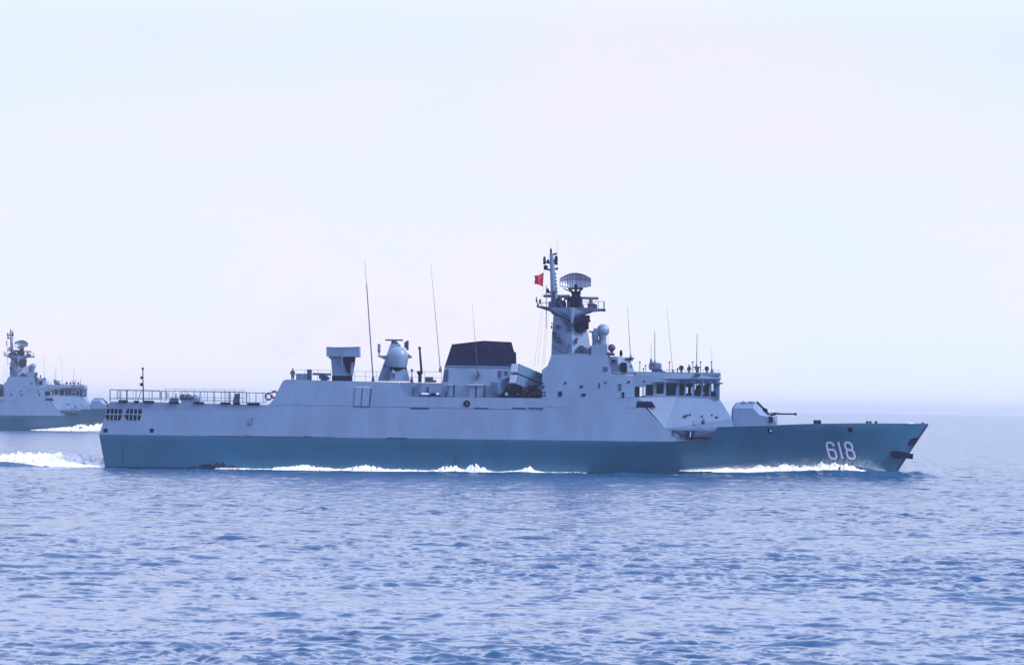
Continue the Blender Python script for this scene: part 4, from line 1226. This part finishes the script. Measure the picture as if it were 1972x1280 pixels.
def build_water():
    h = CAM.z
    rows = [2, 5, 9, 14, 20, 28, 38, 50, 62, 72]
    th = math.atan(h/80.0)
    step0 = 1/3760/2.4
    sfun = lambda r: step0*np.interp(r, [70, 190, 1500, 4000], [.7, .34, .34, 1])
    rr = []
    while th > 1.6e-4:
        rr.append(h/math.tan(th)); 
        th -= float(sfun(rr[-1]))
    rr = np.array(rr)
    extra = np.arange(384, 401, .35)
    far_r = [11500.0, 14500.0]
    r = np.unique(np.concatenate([rows, rr[rr < 9500], extra, far_r]))
    a0 = np.linspace(-R(9.6), R(9.6), 1150)
    a1 = np.linspace(R(9.6), R(32), 260)[1:]
    a2 = np.linspace(R(32), R(328), 150)[1:-1]
    a3 = -a1[::-1] + 2*math.pi
    ang = np.concatenate([a0, a1, a2, a3])
    A, Rr_ = np.meshgrid(ang, r)
    X = Rr_*np.sin(A); Y = CAM.y + Rr_*np.cos(A)
    dr = Rr_**2*sfun(Rr_)/h + .03
    da = np.minimum(np.abs(A), 2*math.pi-np.abs(A))
    dr = np.where(da > R(9.7), np.maximum(dr, Rr_*.004), dr)
    dr = np.where(da > R(33), np.maximum(dr, Rr_*.05), dr)
    dr = np.where(Rr_ < 78, np.maximum(dr, 4.0), dr)
    Z = wave_field(X, Y, dr)
    # bow wave and hollow along the near ship's side, and round the far ship
    for (ox, oy) in ((0, 0), (FAR.x, FAR.y)):
        x = X-ox; y = Y-oy
        s = XW + 1.5 - x                       # distance aft of the stem
        hw = np.interp(s, [q[0] for q in PW], [q[1] for q in PW])
        for sg in (-1, 1):
            crest = sg*(hw + .9 + np.clip(s, 0, 60)*.07)
            amp = .72*np.exp(-((s-6)/14.0)**2)*(s > -5) + .16*np.exp(-((s-40)/22.0)**2)
            Z += amp*np.exp(-((y-crest)/1.1)**2)*np.clip((s+5)/4, 0, 1)
    Z += .55*np.exp(-((X-(XS0-10.5))/3.2)**2)*np.exp(-((Y+6.6)/.9)**2)*(Rr_ > 300)
    n_r, n_a = X.shape
    verts = np.empty((n_r*n_a, 3), np.float32)
    verts[:, 0] = X.ravel(); verts[:, 1] = Y.ravel(); verts[:, 2] = Z.ravel()
    i = np.arange(n_r-1)[:, None]*n_a; j = np.arange(n_a)[None, :]
    j2 = (j+1) % n_a
    quads = np.stack([i+j, i+j2, i+n_a+j2, i+n_a+j], -1).reshape(-1, 4)[:, ::-1]
    me = bpy.data.meshes.new('water')
    me.vertices.add(len(verts)); me.vertices.foreach_set('co', verts.ravel())
    nq = len(quads)
    me.loops.add(nq*4); me.loops.foreach_set('vertex_index', quads.ravel().astype(np.int32))
    me.polygons.add(nq); me.polygons.foreach_set('loop_start', np.arange(0, nq*4, 4, dtype=np.int32)); me.polygons.foreach_set('loop_total', np.full(nq, 4, np.int32))
    me.polygons.foreach_set('use_smooth', np.ones(nq, bool))
    me.update(calc_edges=True)
    me.materials.append(water_material())
    o = bpy.data.objects.new('water', me); col.objects.link(o)
    tag(o, kind='structure')
    return o
water = build_water()

# ------------------------------------------------------------------ foam
def foam_material():
    m = material('sea_foam', (0.80, 0.82, 0.85), 0.9, vary=0.22, scale=1.6, bump=1.0, bscale=5)
    b = m.node_tree.nodes['Principled BSDF']
    b.inputs['Subsurface Weight'].default_value = 0.0
    return m
M['foam'] = foam_material()

def fbm(x, y, s=1.0, o=0.0):
    return mnoise.fractal(Vector((x*s+o, y*s-o, o*.37)), 0.8, 2.1, 5)

def foam_field(name, label, x0, x1, nx, yc, wid, hgt, ny=26, seed=0.0, thr=-.25, drops=0, dsize=(.03,.09), dh=1.0, ox=0, oy=0, hole=None, chop=1.6, base=lambda x: .02, rough=.3, dhf=None):
    """a lumpy mound of white water: yc(x), wid(x), hgt(x) give its line, width and height"""
    mb = MB(); idx = {}; vs = []; fs = []
    for i in range(nx+1):
        x = x0 + (x1-x0)*i/nx
        for k in range(ny+1):
            v = -1 + 2*k/ny
            y = yc(x) + v*wid(x)
            prof = max(0, 1-v*v)
            n1 = fbm(x, y, chop, seed); n2 = fbm(x, y, chop*3.2, seed+9)
            h = hgt(x)*(prof**.6)*(.85+rough*n1+.18*n2)*(.9+.3*fbm(x, 0.0, chop*.35, seed+40))
            if hole: h -= hole(x, y)
            vs.append((x+ox, y+oy, h + base(x))); idx[(i,k)] = (len(vs)-1, h, n1)
    for i in range(nx):
        for k in range(ny):
            q = [idx[(i,k)], idx[(i+1,k)], idx[(i+1,k+1)], idx[(i,k+1)]]
            if sum(a[1] for a in q)/4 > .03 and sum(a[2] for a in q)/4 > thr:
                fs.append(tuple(a[0] for a in q))
    mb.add(vs, fs, True)
    for _ in range(drops):
        x = random.uniform(x0, x1); v = random.gauss(0, .45)
        hh = dhf(x) if dhf else hgt(x)
        if hh < .02: continue
        z = hh*(.45+abs(random.gauss(0, .33))*dh)
        y = yc(x)+v*wid(x)
        r = random.uniform(*dsize)*(1.1 - min(.7, z/(hh*2.5)))
        c = Vector((x+ox, y+oy, z+base(x)))
        p = [c+Vector((random.gauss(0,1),random.gauss(0,1),random.gauss(0,1))).normalized()*r*random.uniform(.7,1.5) for _ in range(4)]
        mb.add(p, [(0,1,2),(0,3,1),(1,3,2),(2,3,0)])
    o = mb.build(name, 'foam')
    tag(o, label, 'foam', None, 'stuff')
    return o
XW0 = lambda px: P(px, 905, -5).x
near_y = lambda x: -(float(np.interp(x_stem(0)-x, [q[0] for q in PW], [q[1] for q in PW])))
# stern wake
xs_ = XS0
foam_field('stern_wake', "broad white churned wake trailing left from the near ship's stern", xs_-70, xs_+.6, 620,
     lambda x: 0.0, lambda x: 4.6+ (xs_-x)*.07, lambda x: 1.0 + .18*math.sin(x*.35) + (.35*math.exp(-((x-xs_+9)/9)**2)) - .010*(xs_-x), ny=90, seed=3.1, thr=-.5, drops=9000, dsize=(.02,.05), dh=.8, rough=.32,
     hole=lambda x, y: 1.9*math.exp(-((x-(xs_-11))/2.6)**2)*math.exp(-((y+4.6)/1.9)**2))
# bow wave foam
def bw_h(x):
    s = XW - x
    return float(np.interp(s, [1,3,5,7,9,12,15.5,19,21.5,23], [0,.35,.95,1.25,.95,.85,.6,.35,.15,0]))
foam_field('bow_wave_foam', "white bow wave curling along the near ship's dark hull below the number", XW-23, XW-1.0, 420,
     lambda x: near_y(x)-.45-(XW-x)*.03, lambda x: .55+.03*(XW-x), bw_h, ny=30, seed=8.8, thr=-.75, drops=14000, dsize=(.012,.045), dh=1.7, base=lambda x: .38, dhf=lambda x: float(np.interp(XW-x, [1,3,5,8,12,20,23], [.3,1.3,1.9,1.4,.95,.35,.1])))
# foam licking along the side
def sf_h(x):
    px = 986 + x*FPX/395
    b = .15+.10*max(0, math.sin(px*.045)+.35)
    b += .42*math.exp(-((px-700)/28)**2) + .62*math.exp(-((px-920)/18)**2) + .45*math.exp(-((px-868)/22)**2) + .42*math.exp(-((px-1020)/12)**2)
    b += .26*math.exp(-((px-590)/60)**2) + .3*math.exp(-((px-790)/30)**2)*.4
    return b*(1 if 530 < px < 1120 else .6)
foam_field('side_foam', "thin broken white foam line along the near ship's waterline amidships", XW0(415), XW0(1130), 900,
     lambda x: near_y(x)-.55, lambda x: .62, lambda x: sf_h(x)*.95, ny=14, seed=5.5, thr=-.6, rough=.5, drops=5200, dsize=(.015,.04), dh=1.6, chop=3.2)
# far ship bow wave
def fb_h(x):
    s = XW - x
    return float(np.interp(s, [-1,.5,3,5,10,16,18.5,22,26,30,31], [0,.8,1.9,2.2,2.2,2.0,1.75,1.1,.6,.2,0]))*1.0
foam_field('far_bow_wave', "white bow wave of the distant hazy ship, left of the near stern", XW-31, XW-.5, 300,
     lambda x: near_y(x)-1.0-(XW-x)*.06, lambda x: .9+.04*(XW-x), fb_h, ny=24, seed=2.2, thr=-.4, drops=1500, dsize=(.05,.13), dh=.8, ox=FAR.x, oy=FAR.y)

# ------------------------------------------------------------------ exhaust smoke drifting aft from the funnel
def build_smoke():
    mb = MB(); rings = []
    for px, py, r in ((940,652,.25),(915,640,1.0),(870,622,1.9),(800,610,2.5),(700,618,2.8),(580,632,3.2),(490,650,2.2),(450,656,1.3)):
        p = P(px, py, 0)
        rings.append([(p.x, 1.2*r*math.cos(t), p.z + r*math.sin(t)) for t in [2*math.pi*i/16 for i in range(16)]])
    mb.loft(rings)
    m = bpy.data.materials.new('thin_exhaust_smoke'); m.use_nodes = True
    nt = m.node_tree
    for n in list(nt.nodes): nt.nodes.remove(n)
    o = nt.nodes.new('ShaderNodeOutputMaterial'); v = nt.nodes.new('ShaderNodeVolumePrincipled')
    v.inputs['Color'].default_value = (0.45, 0.55, 0.8, 1)
    t = nt.nodes.new('ShaderNodeTexCoord'); n = nt.nodes.new('ShaderNodeTexNoise'); n.inputs['Scale'].default_value = .22; n.inputs['Detail'].default_value = 3
    r = nt.nodes.new('ShaderNodeMapRange'); r.inputs['From Min'].default_value = .46; r.inputs['From Max'].default_value = .75; r.inputs['To Max'].default_value = .035
    nt.links.new(t.outputs['Object'], n.inputs['Vector']); nt.links.new(n.outputs['Fac'], r.inputs['Value']); nt.links.new(r.outputs[0], v.inputs['Density'])
    nt.links.new(v.outputs[0], o.inputs['Volume'])
    ob = mb.build('smoke', m)
    bm = bmesh.new(); bm.from_mesh(ob.data); bmesh.ops.recalc_face_normals(bm, faces=bm.faces); bm.to_mesh(ob.data); bm.free()
    tag(ob, "faint bluish exhaust smoke drifting left from the near ship's black funnel", 'smoke', None, 'stuff')
build_smoke()

# ------------------------------------------------------------------ haze (built last, round the whole scene)
def build_haze():
    mb = MB(); mb.box((-15500, -15500, -3.0), (15500, 15500, 27.5))
    m = bpy.data.materials.new('sea_haze'); m.use_nodes = True
    nt = m.node_tree
    for n in list(nt.nodes): nt.nodes.remove(n)
    o = nt.nodes.new('ShaderNodeOutputMaterial'); v = nt.nodes.new('ShaderNodeVolumePrincipled')
    v.inputs['Color'].default_value = (0.90, 0.94, 1.0, 1)
    v.inputs['Density'].default_value = 0.00014
    v.inputs['Anisotropy'].default_value = 0.7
    nt.links.new(v.outputs[0], o.inputs['Volume'])
    ob = mb.build('haze', m)
    tag(ob, "thin pale blue sea haze that fades the distant ship and the horizon", 'haze', None, 'stuff')
build_haze()
